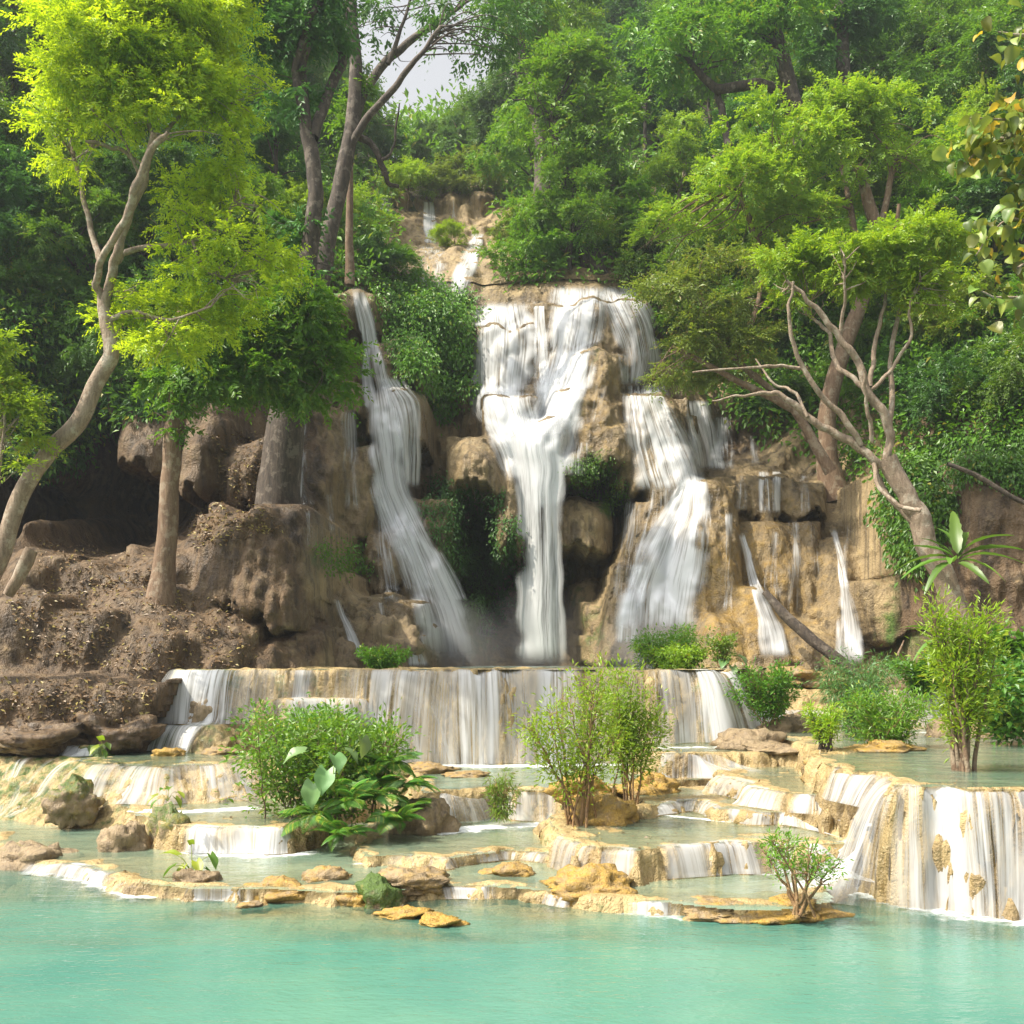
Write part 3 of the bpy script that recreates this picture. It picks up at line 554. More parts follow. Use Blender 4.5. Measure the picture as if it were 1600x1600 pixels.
def water_thing(label, mat, pieces, name='waterfall', group='waterfalls of the cascade'):
    if len(pieces) == 1:
        V, F, uv, at = pieces[0]; o = solo(name, V, F, mat[0], uvs=uv, attrs=at)
    else:
        V0 = pieces[0][0]; c = V0.mean(0); c[2] = V0[:, 2].min(); o = empty(name, c)
        for i, (V, F, uv, at) in enumerate(pieces): part('water_stream', V, F, mat[min(i, len(mat) - 1)], o, uvs=uv, attrs=at)
    return tag(o, label, 'waterfall', group)
D, MI, VE, CU = M['fall_dense'], M['fall_mid'], M['fall_veil'], M['fall_curtain']
water_thing('tall narrow white waterfall sliding down the cliff beside the dark tree trunks', [D, MI, VE, MI], [
    ribbon([(556,446,11),(570,490,16),(581,540,17),(584,575,20),(597,640,30),(602,700,34),(606,745,30),(625,795,32),(655,860,36),(682,920,42),(700,980,50),(708,1042,50)]),
    ribbon([(598,588,18),(622,602,26),(638,640,22),(641,700,20),(641,765,14)]),
    ribbon([(592,770,10),(596,830,14),(604,880,16),(614,945,18)], off=0.14), ribbon([(600,735,30),(618,800,34),(640,860,30),(665,930,30)], off=0.2)])
water_thing('central white waterfall dropping in one long plunge past the round mushroom rock', [D, MI, D, MI, D], [
    ribbon([(782,470,50),(790,505,56),(788,560,54),(783,610,50),(795,655,50),(815,700,46),(832,760,42)]),
    ribbon([(842,470,9),(845,560,14),(850,625,18)]),
    ribbon([(838,670,46),(842,730,44),(843,800,38),(843,900,38),(845,1042,42)], off=0.3, free=0.0),
    ribbon([(770,600,40),(775,640,46),(800,680,40),(820,720,34)], off=0.18), ribbon([(862,640,58),(858,690,50),(850,740,36),(846,800,26)], off=0.2)])
water_thing('broad white waterfall spilling from the highest lip of the main cliff', [MI, MI, D, VE], [
    ribbon([(905,446,46),(900,500,50),(888,570,46),(872,620,52),(862,670,50)]),
    ribbon([(962,446,34),(985,490,44),(1003,540,38),(1004,585,34),(990,606,24)]),
    ribbon([(900,545,20),(885,590,34),(868,640,46),(858,690,44)], off=0.2), ribbon([(968,552,5),(976,580,7),(982,604,8)])])
water_thing('white waterfall over the stepped rock below the thin branches', [MI, MI], [
    ribbon([(1004,598,32),(1014,640,42),(1034,700,56),(1052,770,58)]), ribbon([(1040,680,20),(1060,720,26),(1075,750,26)], off=0.16)])
water_thing('wide foaming waterfall fanning out over the sunlit apron rock', [D, MI, VE], [
    ribbon([(1085,742,18),(1072,800,40),(1050,870,62),(1034,920,70),(1028,990,74)]),
    ribbon([(1005,880,14),(990,920,20),(982,1010,24)], off=0.16), ribbon([(1040,760,30),(1030,830,40),(1010,900,40)], off=0.1)])
water_thing('shaded dark waterfall strands in the recess behind the orange rock', [MI, VE, VE], [
    ribbon([(1088,625,22),(1100,680,26),(1112,738,28)]), ribbon([(1130,650,16),(1135,735,20)]), ribbon([(1176,680,6),(1181,725,8)])])
water_thing('two short white trickles over the upper ledge', [MI, MI], [ribbon([(1192,736,9),(1195,802,11)]), ribbon([(1214,736,7),(1213,802,8)])])
water_thing('thin white stream bending down the ochre cone rock', [D, VE], [
    ribbon([(1158,832,5),(1172,880,7),(1185,930,11),(1205,975,22),(1212,1030,26)]), ribbon([(1212,830,10),(1208,880,14),(1206,940,16)])])
water_thing('forked thin stream on the rounded rock beside the right cave', [MI, VE], [
    ribbon([(1300,825,5),(1314,880,8),(1321,930,12),(1326,985,22),(1330,1042,26)]), ribbon([(1326,820,5),(1318,885,7),(1318,930,8)])])
water_thing('thin water threads on the leaning drape of rock beside the thick trunk', [MI, VE, VE], [
    ribbon([(472,655,8),(464,720,12),(460,790,12)]), ribbon([(468,700,8),(480,770,10),(487,862,8)]), ribbon([(512,770,5),(520,835,6)])])
water_thing('small white rivulet between boulders above the terrace rim', [MI], [ribbon([(524,936,7),(543,980,10),(563,1030,13)])])
water_thing('small white rivulet at the foot of the tall narrow waterfall', [MI], [ribbon([(640,985,8),(655,1042,20)])])
GU = 'small falls high on the hill'
water_thing('slanting white waterfall beside brown rock above the main cliff', [D], [ribbon([(750,364,9),(738,395,17),(724,430,19),(714,468,19)])], group=GU)
water_thing('veil of white water over a pale ledge above the main cliff', [VE], [ribbon([(674,382,27),(676,462,27)])], group=GU)
water_thing('narrow white waterfall behind the yellow bush high on the hill', [D], [ribbon([(672,314,10),(670,350,13),(676,384,13)])], group=GU)
water_thing('grey shaded waterfall high at the end of the gully', [D], [ribbon([(603,296,11),(600,352,12)])], group=GU)
water_thing('faint thin waterfall under the row of high bushes', [VE], [ribbon([(712,310,6),(712,345,8)])], group=GU)
water_thing('thin veils of water running down the tan domes right of the apron fall', [VE], [ribbon([(1108,770,8),(1104,830,12),(1100,900,14)]), ribbon([(1138,800,6),(1140,900,9),(1136,960,9)]), ribbon([(1240,812,8),(1242,880,11),(1238,960,12)]), ribbon([(1270,815,6),(1274,900,9)]), ribbon([(1160,742,8),(1158,800,10)]), ribbon([(1255,742,7),(1258,802,8)])])
water_thing('faint veils of water over the hanging rock beside the central plunge', [VE], [ribbon([(905,690,16),(900,745,18)]), ribbon([(940,600,10),(930,660,12)]), ribbon([(990,780,14),(980,860,18),(975,940,18)])])
water_thing('faint veils of water on the rocks left of the narrow waterfall', [VE], [ribbon([(545,640,12),(548,700,14),(550,800,14)]), ribbon([(590,940,8),(600,1000,10)])])
wet = np.zeros_like(cpx)
for p_ in WET:
    cxp = np.interp(cpy, p_[:, 1], p_[:, 0]); hwp = np.interp(cpy, p_[:, 1], p_[:, 2]) + 10
    wet = np.maximum(wet, np.exp(-((cpx - cxp) / (hwp * 1.7)) ** 2) * sst(p_[0, 1] - 25, p_[0, 1], cpy) * sst(p_[-1, 1] + 90, p_[-1, 1] + 20, cpy))
at = cl.data.attributes.new('wet', 'FLOAT', 'POINT'); at.data.foreach_set('value', wet.astype(np.float32).ravel())
# terrace falls
def cw(label, mat, *cs): return water_thing(label, mat, [curtain(*c[:3], **(c[3] if len(c) > 3 else {})) for c in cs])
cw('long curtain of white water over the straight upper terrace rim', [MI, CU, CU, MI, MI, CU], ([(-10.7,30.3),(-9.8,29.5),(-7.6,29.4)], 3.72, 2.2, dict(floor=.34, launch=0.5)), ([(-7.8,29.65),(-7,29.5),(-5.6,29.45)], 3.72, 2.2, dict(floor=.34, launch=0.4)), ([(-5.8,29.45),(-4.6,29.4),(-2.4,29.05)], 3.72, 1.08, dict(floor=.34, launch=0.3)), ([(-2.6,29.1),(-2,29.0),(-0.7,29.1)], 3.72, 1.08, dict(floor=.34, launch=0.6)), ([(-0.9,29.1),(0.8,29.2),(2.0,29.2)], 3.72, 1.08, dict(floor=.34, launch=.3)), ([(1.9,29.2),(3.6,29.2),(4.4,29.3)], 3.72, 1.08, dict(floor=.34, launch=.3)))
cw('bright white fall at the rounded end of the upper terrace rim', [MI], ([(4.1,29.2),(5.0,29.35),(5.6,29.4),(6.35,30.1)], 3.72, 1.68, dict(launch=0.6)))
cw('low curtain of water over the rock bump behind the leafy bush', [CU], ([(425,1092),(480,1091),(560,1090),(590,1088)], 2.92, 1.08, dict(launch=.3)))
cw('low white cascade below the end of the upper rim', [MI], ([(195,1127),(250,1131),(330,1134)], 2.2, 1.5, dict(launch=.6)))
cw('white cascade sliding to the pool beside the leafy bush', [CU, VE], ([(146,1192),(250,1196),(330,1193),(392,1189)], 1.5, 0.70, dict(launch=0.9)), ([(280,1195),(330,1193),(396,1188)], 1.5, 0.70, dict(launch=1.6)))
cw('low white fall in front of the leafy bush', [MI], ([(286,1291),(330,1294),(400,1294),(460,1290)], 0.70, 0.22, dict(launch=.2)))
cw('spreading shallow cascade on the mossy steps at the far left', [VE], ([(10,1182),(70,1182),(120,1185),(150,1191)], 1.5, 0.25, dict(launch=1.2)))
cw('small ledge fall beside the brown bank', [MI], ([(55,1160),(110,1161),(165,1163)], 1.78, 1.5, dict(launch=.2)))
cw('pair of short falls beside the round fig shrub', [MI, MI], ([(664,1237),(720,1232),(772,1226)], 1.08, 0.40, dict(launch=.4)), ([(788,1232),(830,1233),(872,1234)], 1.08, 0.40, dict(launch=.25)))
cw('curtain of short water strands along the middle terrace', [CU, CU, CU], ([(870,1304),(930,1322),(1000,1328)], 0.75, 0.22, dict(launch=.12)), ([(1035,1325),(1100,1320),(1190,1317)], 0.75, 0.22, dict(launch=.14)), ([(1190,1317),(1320,1316),(1390,1302)], 0.75, 0.22, dict(launch=.15)))
cw('little rim of trickling water above the shallow yellow pool', [CU, CU], ([(1005,1256),(1080,1251),(1130,1263)], 0.98, 0.75, dict(launch=.08)), ([(1130,1263),(1200,1268),(1312,1266)], 0.98, 0.75, dict(launch=.08)))
cw('white water spilling over the cream steps beside the high right fall', [MI, MI], ([(1118,1210),(1180,1229),(1240,1238)], 1.35, 0.98, dict(launch=.3)), ([(1240,1238),(1320,1243),(1370,1232)], 1.35, 0.98, dict(launch=.3)))
cw('short dark fall under the clear turquoise basin', [CU], ([(1010,1174),(1080,1177),(1140,1173)], 1.68, 1.08, dict(launch=.15)))
cw('wide white waterfall plunging from the right plateau into the front pool', [CU, CU, CU], ([(1366,1211),(1384,1226),(1420,1228)], 1.93, 0.0, dict(launch=.5, n=40)), ([(1390,1227),(1450,1229),(1600,1233),(1780,1237)], 1.93, 0.0, dict(launch=.2, n=44, step=.05)), ([(1300,1197),(1340,1205),(1372,1212)], 1.93, 1.35, dict(launch=.3)))
cw('foaming white chute where the right plateau meets the middle terrace', [D], ([(1320,1316),(1350,1312),(1390,1302)], 0.75, 0.0, dict(launch=.5)))
cw('low white rapids along the dark rocks at the pool corner', [VE, CU], ([(62,1341),(140,1352),(232,1378)], 0.22, 0.0, dict(launch=.5)), ([(70,1343),(120,1350),(180,1362)], .22, 0.0, dict(launch=.2)))
cw('tiny falls between the ochre mounds of the front lip', [CU, CU, CU, CU], ([(285,1385),(340,1386),(395,1386)], .22, 0, dict(launch=.06)), ([(655,1386),(720,1380),(775,1384)], .22, 0, dict(launch=.06)), ([(985,1400),(1050,1409),(1080,1412)], .22, 0, dict(launch=.08)), ([(830,1387),(900,1392)], .22, 0, dict(launch=.06)))
cw('small ledge fall between the leafy bush and the fig shrub', [CU], ([(600,1336),(700,1340),(790,1327),(868,1331)], .40, .22, dict(launch=.06)))
cw('white fall beside the slender shrub at the plateau edge', [MI], ([(10.6,32.2),(12.6,32.0),(14.0,32.3)], 3.05+0.0, 1.93, dict(launch=.5)))
cw('pale sheet of water on the sloping rock below the ochre cone', [MI], ([(7.0,31.3),(9.0,31.0),(10.0,31.5)], 2.45, 1.93, dict(launch=.8)))
# ------------------------------------------------------------------ plants: shared builders
def nrm(v): return v / (np.linalg.norm(v, axis=-1, keepdims=True) + 1e-9)
def leaves(C, Dr, Nn, L, W, fold=0.18):
    Dr = nrm(Dr); S = nrm(np.cross(Dr, Nn)); Nn = np.cross(S, Dr)
    L = np.asarray(L)[..., None] if np.ndim(L) else L; W = np.asarray(W)[..., None] if np.ndim(W) else W
    m = C + Dr * L * 0.45 + Nn * W * fold
    V = np.stack([C, m + S * W * 0.5, C + Dr * L - Nn * L * 0.10, m - S * W * 0.5], 1)
    return V.reshape(-1, 3), np.arange(len(C) * 4).reshape(-1, 4)
def join(parts_):
    V, F, o = [], [], 0
    for v, f in parts_:
        v = np.asarray(v).reshape(-1, 3); V.append(v); F.append(np.asarray(f) + o); o += len(v)
    return np.concatenate(V), np.concatenate(F)
def crown(blobs, nc, per, cr, L, ratio=0.42, droop=0.35, g=None, fill=0.55, flat=0.5, up=0.25):
    """leaf sprays through the volume of several lobes (x,y,z,rx,ry,rz)"""
    g = g or rng; B = np.asarray(blobs, float)
    w = B[:, 3] * B[:, 5] + B[:, 3] * B[:, 4]; ns = max(len(B) * 5, int(nc / 20)); bi = g.choice(len(B), ns, p=w / w.sum())
    sdir = g.normal(size=(ns, 3)); sdir[:, 2] += up; sdir = nrm(sdir)             # boughs: separate pads of foliage with gaps between
    srad = fill + (1.12 - fill) * g.random(ns); sc_ = B[bi, :3] + sdir * B[bi, 3:] * srad[:, None]
    sr = B[bi, 3:] * (0.13 + 0.24 * g.random(ns) ** 1.6)[:, None]; ws = sr[:, 0] ** 2
    idx = g.choice(ns, nc, p=ws / ws.sum()); d = nrm(g.normal(size=(nc, 3)) + sdir[idx] * 0.5)
    c = sc_[idx] + nrm(g.normal(size=(nc, 3))) * (g.random(nc) ** 0.4)[:, None] * sr[idx] * np.array([1.5, 1.5, 0.75])
    # every spray is a small twig with leaves to both sides
    pc = c - sc_[idx]; ax = nrm(nrm(pc) * 0.8 + sdir[idx] * 0.45 + g.normal(size=(nc, 3)) * 0.45 + np.array([0, 0, -droop * 0.5])); ln = cr * 1.7 * (0.55 + 0.8 * g.random(nc))
    sd_ = nrm(np.cross(ax, np.array([0, 0, 1.0]) + g.normal(size=(nc, 3)) * 0.35)); un = np.cross(sd_, ax)
    k = np.arange(per); t = (k // 2 * 2 + 1.0) / per; sg = np.where(k % 2, 1.0, -1.0)
    C = c[:, None] + ax[:, None] * (t[None, :, None] * ln[:, None, None]); C[..., 2] -= droop * 0.6 * (t[None] ** 2) * ln[:, None]
    C = C + g.normal(size=C.shape) * cr * 0.07; n = nc * per
    dr = ax[:, None] * 0.75 + sd_[:, None] * sg[None, :, None] * 0.8 + g.normal(size=C.shape) * 0.22; dr[..., 2] -= droop * 0.5
    nn = un[:, None] + g.normal(size=C.shape) * 0.28
    ll = (L * (0.7 + 0.6 * g.random(nc)))[:, None] * (0.75 + 0.4 * g.random((nc, per))) * (1.1 - 0.45 * t[None]); ll = ll.ravel()
    return leaves(C.reshape(-1, 3), dr.reshape(-1, 3), nn.reshape(-1, 3), ll, ll * ratio * (0.85 + 0.3 * g.random(n)))
def smooth_path(p, k=5, wob=0.0, g=None):
    p = np.asarray(p, float); n = len(p)
    if n < 3: t = np.linspace(0, n - 1, k * (n - 1) + 1); q = np.stack([np.interp(t, range(n), p[:, c]) for c in range(p.shape[1])], -1)
    else:
        e = np.concatenate([[2 * p[0] - p[1]], p, [2 * p[-1] - p[-2]]]); out = []
        for i in range(n - 1):
            a, b, c, d = e[i:i + 4]
            for t in np.arange(k) / k:
                out.append(0.5 * (2 * b + (c - a) * t + (2 * a - 5 * b + 4 * c - d) * t * t + (3 * b - a - 3 * c + d) * t ** 3))
        q = np.array(out + [p[-1]])
    if wob:
        s = (g or rng).random() * 99; i = np.arange(len(q)) * 0.45
        for c in range(3): q[1:, c] += (wob * vn(i, s + c * 31.7))[1:]
    return q
def tube(p, r, sides=8, rough=0.10, flare=0.0):
    p = np.asarray(p, float); r = np.asarray(r, float); t = nrm(np.gradient(p, axis=0))
    ref = np.where(np.abs(t[:, 2:3]) > 0.9, np.array([[1.0, 0, 0]]), np.array([[0, 0, 1.0]]))
    a = nrm(np.cross(t, ref))
    for i in range(1, len(a)):
        a[i] = a[i - 1] - t[i] * (a[i - 1] @ t[i]); a[i] /= np.linalg.norm(a[i]) + 1e-9
    b = np.cross(t, a); th = np.linspace(0, 2 * np.pi, sides, endpoint=False)
    rr = r[:, None] * (1 + rough * vn(np.cos(th)[None] * 1.7 + p[:, :1] * 0.7, np.sin(th)[None] * 1.7, p[:, 2:3] * 1.3, s=91))
    V = p[:, None] + rr[..., None] * (a[:, None] * np.cos(th)[None, :, None] + b[:, None] * np.sin(th)[None, :, None])
    n = len(p); i = np.arange(n - 1)[:, None] * sides; j = np.arange(sides)[None]; j2 = (j + 1) % sides
    F = np.stack([i + j, i + j2, i + sides + j2, i + sides + j], -1).reshape(-1, 4)
    V = V.reshape(-1, 3)
    if r[-1] > 0.004:                                           # close the end
        V = np.concatenate([V, p[-1:]]); k = (n - 1) * sides
        F = np.concatenate([F, np.stack([k + j[0], k + j2[0], np.full(sides, n * sides), np.full(sides, n * sides)], -1)[:, [0, 1, 2, 2]]]) if False else F
    return V, F
def px_branch(pts, Y, drift=0.0, wob=0.0):
    """a limb given by (px, py, radius px), bending away in depth by drift metres over its length"""
    q = np.array(pts, float); n = len(q); t = np.linspace(0, 1, n)
    w = np.array([P(a, b, Y + drift * s) for (a, b, _), s in zip(q, t)]); r = q[:, 2] * Y / FOC
    s = smooth_path(np.column_stack([w, r]), 6, wob)
    return s[:, :3], np.maximum(s[:, 3], 0.004)
def px_tree(name, label, cat, Y, limbs, lobes, leafm, barkm, nc, per, cr, L, ratio=0.42, droop=0.35, seed=1, twig=0.028, group=None, fill=0.5, sides=9, wob=0.05, depth=0.75, flat=0.5, dshift=0.0, limbr=1.0):
    g = np.random.default_rng(seed)
    base = P(limbs[0][0][0], limbs[0][0][1], Y); root = empty(name, base); f0 = limbs[0][0]; limbs = [[(f0[0], f0[1], f0[2] * (1.35 if f0[2] < 25 else 1.0))] + list(limbs[0][1:])] + list(limbs[1:])
    wood, nodes = [], []
    for k, lm in enumerate(limbs):
        if k and limbr != 1: lm = [(x, y, r * limbr) for x, y, r in lm]
        dr = 0.0 if k == 0 else g.uniform(-1, 1) * 0.012 * np.hypot(lm[-1][0] - lm[0][0], lm[-1][1] - lm[0][1]) * Y / 40
        p, r = px_branch(lm, Y, dr, wob if k else wob * 0.6); wood.append(tube(p, r, sides if k == 0 else 7)); nodes.append(p[len(p) // 3:])
    nodes = np.concatenate(nodes); B = []
    for (px, py, a, b) in lobes:
        yy = Y + dshift + g.uniform(-1, 1) * depth * a * Y / FOC
        c = P(px, py, yy); s = yy / FOC; B.append((*c, a * s, (0.6 + 0.3 * g.random()) * max(a, b) * s, b * s))
        for _ in range(5):                                     # limbs into the lobe
            e = c + g.normal(size=3) * np.array([a, a * 0.6, b]) * s * 0.45
            d = np.linalg.norm(nodes - c, axis=1); k = nodes[np.argsort(d)[g.integers(0, 6)]]
            md = (k + e) / 2 + g.normal(size=3) * 0.12 * np.linalg.norm(e - k) + np.array([0, 0, 0.08 * np.linalg.norm(e - k)])
            p = smooth_path([k, md, e], 5, 0.03, g); wood.append(tube(p, np.linspace(twig * (1 + 0.25 * np.linalg.norm(e - k)), twig * 0.3, len(p)), 5))
    V, F = join(wood); part('trunk', V, F, barkm, root)
    V, F = crown(B, nc, per, cr, L, ratio, droop, g, fill, flat); part('crown', V, F, leafm, root, smooth=False)
    return tag(root, label, cat, group)
def copy_tree(src, loc, rot, sc, mat=None):
    o = src.copy(); col.objects.link(o); o.location = loc; o.rotation_euler = (0, 0, rot); o.scale = sc
    for ch in src.children:
        c = ch.copy(); col.objects.link(c); c.parent = o
        if mat and ch.name.startswith('crown'):
            c.material_slots[0].link = 'OBJECT'; c.material_slots[0].material = mat
    return o

# ------------------------------------------------------------------ the trees that stand out
LT = [[(-60,990,16),(-5,880,14),(32,775,13),(70,715,13),(122,660,13),(150,600,12),(174,552,12),(166,500,10),(160,460,9)],
 [(162,470,8),(150,440,7),(158,408,7),(185,360,7),(210,300,8),(232,240,7),(262,205,4)], [(166,480,9),(172,440,9),(180,405,9),(198,345,9),(220,285,9),(236,235,7),(240,205,6)],
 [(158,410,7),(146,370,6),(128,300,5),(113,220,4),(108,150,3)], [(178,412,6),(200,395,6),(240,385,5),(310,375,4),(352,345,3),(370,300,2)],
 [(228,262,5),(200,240,4),(170,228,4),(135,222,3)], [(240,210,5),(228,170,4),(238,90,4),(242,10,3)], [(258,206,4),(285,180,3),(330,150,2)], [(220,290,4),(205,240,3),(180,190,2)],
 [(240,90,3),(262,60,2),(290,20,2)], [(240,80,3),(222,50,2),(210,0,2)], [(165,500,6),(210,490,4),(260,500,3),(330,480,2)], [(300,376,3),(320,420,3),(370,440,2)]]
LL = [(235,40,120,60),(160,95,95,55),(330,50,80,60),(370,110,55,55),(250,125,110,45),(120,165,70,40),(95,215,55,35),(190,175,90,40),(320,165,80,40),(385,165,45,22),(130,255,55,30),(90,150,50,35),(300,215,60,25),(60,170,35,25),(420,140,25,14),
 (290,325,60,38),(355,285,60,45),(410,330,40,48),(340,345,55,30),(385,415,80,48),(310,425,60,45),(420,390,40,40),(235,495,80,38),(330,490,70,38),(190,520,45,40),(270,545,60,28),(400,470,40,30),(360,230,40,26),(200,455,30,20), (230,-30,120,50),(330,-40,80,50)]
px_tree('leaning_tree', 'pale crooked tree with bright yellow-green feathery crown leaning in from the left bank', 'tree', 27.0, LT, LL, M['leaf_yellow'], M['bark_pale'], 6200, 22, 0.34, 0.15, 0.40, 0.3, seed=3, fill=0.2, twig=0.018, limbr=0.8)
px_tree('sapling', 'small yellow-green sapling at the left edge below the crooked trunk', 'tree', 26.0, [[(-40,980,4),(-20,850,4),(0,720,3),(10,640,2)]], [(15,690,45,30),(-10,620,40,40),(20,730,30,22),(-30,560,50,40),(30,650,30,20)], M['leaf_lime'], M['bark_pale'], 520, 14, 0.35, 0.18, 0.4, 0.3, seed=4, twig=0.012)
px_tree('straight_tree', 'green tree with straight brown trunk standing on the leaf-strewn mound', 'tree', 32.0, [[(252,945,19),(257,880,17),(264,780,15),(270,690,14),(276,630,13),(280,560,10),(285,480,8)], [(278,620,7),(330,580,5),(400,560,4),(470,560,3)], [(276,640,6),(300,600,5),(350,610,3)], [(280,580,6),(330,520,5),(420,500,4),(480,520,2)]],
 [(270,600,55,40),(330,560,60,45),(400,560,60,45),(450,520,70,45),(500,570,50,40),(530,560,35,30),(460,590,60,28),(420,610,45,20),(380,490,60,40),(480,470,50,40),(250,650,28,20),(290,665,25,14),(350,600,50,25),(510,610,35,18)], M['leaf_green'], M['bark_brown'], 2300, 18, 0.38, 0.22, 0.45, 0.4, seed=5, twig=0.022)
RT = [[(1512,1010,19),(1488,930,18),(1452,860,17),(1440,820,17),(1425,790,16),(1402,748,15),(1386,715,15)],
 [(1392,738,11),(1368,720,11),(1337,696,11),(1295,672,10),(1262,651,9),(1221,618,7),(1190,614,5),(1150,620,3),(1112,628,2)], [(1345,696,8),(1316,651,8),(1279,614,7),(1254,573,6),(1238,527,5),(1233,482,4),(1240,440,3)],
 [(1256,576,5),(1225,572,4),(1195,574,4),(1155,577,3),(1080,580,2)], [(1386,718,12),(1390,684,11),(1382,651,11),(1357,614,11),(1341,568,9),(1312,527,8),(1283,490,7),(1254,461,5),(1230,440,4)],
 [(1355,608,6),(1324,585,6),(1304,564,6),(1296,519,5),(1270,500,4),(1250,480,3)], [(1360,604,6),(1365,556,6),(1374,502,5),(1386,461,4),(1392,420,3)], [(1390,690,7),(1394,614,7),(1390,564,6),(1400,515,6),(1407,474,5),(1400,420,4)],
 [(1362,608,5),(1390,581,5),(1423,523,4),(1419,480,3),(1440,440,2)], [(1440,830,8),(1410,800,8),(1385,770,7),(1372,740,6),(1366,720,6)], [(1364,690,6),(1358,650,5),(1352,610,5),(1350,580,4)], [(1312,527,5),(1318,480,4),(1322,440,3),(1318,400,2)], [(1262,651,5),(1240,610,4),(1210,600,3),(1180,560,2)], [(1366,720,6),(1372,760,5),(1400,785,5),(1440,800,6)]]
RL = [(1235,420,50,36),(1215,450,32,26),(1280,410,50,32),(1320,430,45,26),(1380,400,60,36),(1430,395,60,42),(1465,430,50,36),(1410,440,50,26),(1345,395,40,26),(1480,465,36,22),(1440,355,40,26),(1260,455,40,20)]
px_tree('spreading_tree', 'twisted pale tree with many bare limbs leaning over the right falls', 'tree', 33.0, RT, RL, M['leaf_lime'], M['bark_pale'], 1800, 20, 0.34, 0.18, 0.42, 0.3, seed=6, twig=0.02, fill=0.3, limbr=0.62)
px_tree('lime_tree', 'broad lime-green tree rising behind the twisted bare-limbed tree', 'tree', float(hit(1304, 772)[0][1]) + 0.15, [[(1306,785,18),(1292,700,15),(1302,600,13),(1345,470,12),(1372,380,11),(1355,310,9),(1340,260,7)], [(1376,370,6),(1390,290,5),(1400,240,3)], [(1340,390,6),(1330,330,5),(1320,280,4),(1300,200,3)], [(1230,420,6),(1215,330,5),(1212,260,4),(1230,200,3)], [(1205,420,6),(1180,370,5),(1160,310,4),(1140,270,3)], [(1365,420,5),(1395,380,4),(1405,320,3)]],
 [(1200,250,70,45),(1160,300,70,40),(1110,340,70,36),(1250,210,70,40),(1310,185,60,36),(1380,190,80,42),(1440,230,70,40),(1330,240,60,36),(1200,190,60,30),(1390,250,60,36),(1260,290,60,40),(1330,300,45,40),(1050,370,50,30),(1010,385,40,22),(1430,290,50,26),(1150,240,40,26),(1290,160,40,24),(1180,370,50,24),(1280,340,60,30)], M['leaf_lime'], M['bark_brown'], 2700, 20, 0.40, 0.22, 0.42, 0.3, seed=7, twig=0.025)
px_tree('olive_tree', 'dull olive half-bare tree hanging over the falls beside the broad white fall', 'tree', 42.0, [[(1298,738,7),(1240,640,6),(1180,590,5),(1130,540,6),(1100,480,5),(1090,430,3)], [(1240,640,6),(1160,600,5),(1090,560,4),(1050,540,2)], [(1150,560,5),(1180,490,4),(1190,430,3)]],
 [(1090,440,70,40),(1060,500,50,40),(1120,530,70,40),(1060,570,50,32),(1180,470,60,36),(1130,580,60,24),(1030,580,30,20),(1040,450,40,24),(1160,410,50,24)], M['leaf_olive'], M['bark_brown'], 1300, 14, 0.42, 0.20, 0.42, 0.25, seed=8, twig=0.02, fill=0.3)
DT = [[(432,815,38),(436,760,34),(448,660,29),(462,560,24),(474,470,18),(484,380,14),(493,300,12),(486,235,12),(478,190,10),(470,100,9),(490,40,8),(502,-40,7)], [(490,215,9),(508,160,9),(530,110,8),(545,70,8)], [(472,170,7),(462,110,6),(480,40,6),(500,0,5),(520,-30,5)]]
px_tree('tall_tree', 'tall dark tree with thick leaning trunk rooted beside the cave', 'tree', 36.0, DT, [(440,60,60,50),(400,20,50,50),(480,20,50,36),(450,150,40,30),(510,60,30,24),(430,-40,70,40),(520,-30,50,40),(470,360,40,30),(500,430,40,30)], M['leaf_dark'], M['bark_dark'], 1300, 12, 0.5, 0.28, 0.45, 0.5, seed=9, twig=0.022, fill=0.3)
DU = [[(497,448,13),(515,360,13),(540,250,12),(551,180,11),(556,100,10),(551,40,9),(547,-50,8)], [(552,190,9),(566,150,8),(600,100,7),(640,65,6),(700,25,4),(740,-10,3)], [(545,235,7),(570,190,6),(610,145,5),(650,95,4),(690,40,3)], [(558,212,6),(582,228,5),(598,262,5),(606,285,4),(622,292,3)], [(552,50,7),(538,15,6),(515,0,6),(500,10,5)], [(606,100,4),(625,50,3),(640,0,2)], [(598,250,3),(612,235,2),(618,200,2),(624,160,1)]]
px_tree('tall_tree', 'tall dark forked tree with sparse hanging leaves, growing beside the narrow waterfall', 'tree', 44.0, DU, [(600,10,40,30),(670,5,50,20),(760,20,50,36),(590,40,30,30),(640,85,40,16),(690,70,24,22),(790,50,40,40),(800,0,50,40),(720,90,20,20),(600,190,26,22),(780,90,24,22)], M['leaf_dark'], M['bark_dark'], 330, 11, 0.5, 0.28, 0.42, 0.7, seed=10, twig=0.02, fill=0.2)
px_tree('slender_tree', 'thin straight pale trunk beside the top of the narrow waterfall', 'tree', 45.0, [[(546,446,6),(546,350,6),(547,250,5),(552,180,4)]], [(545,200,30,24),(560,160,26,20)], M['leaf_green'], M['bark_brown'], 160, 11, 0.45, 0.28, 0.42, 0.5, seed=12, twig=0.015, fill=0.2)
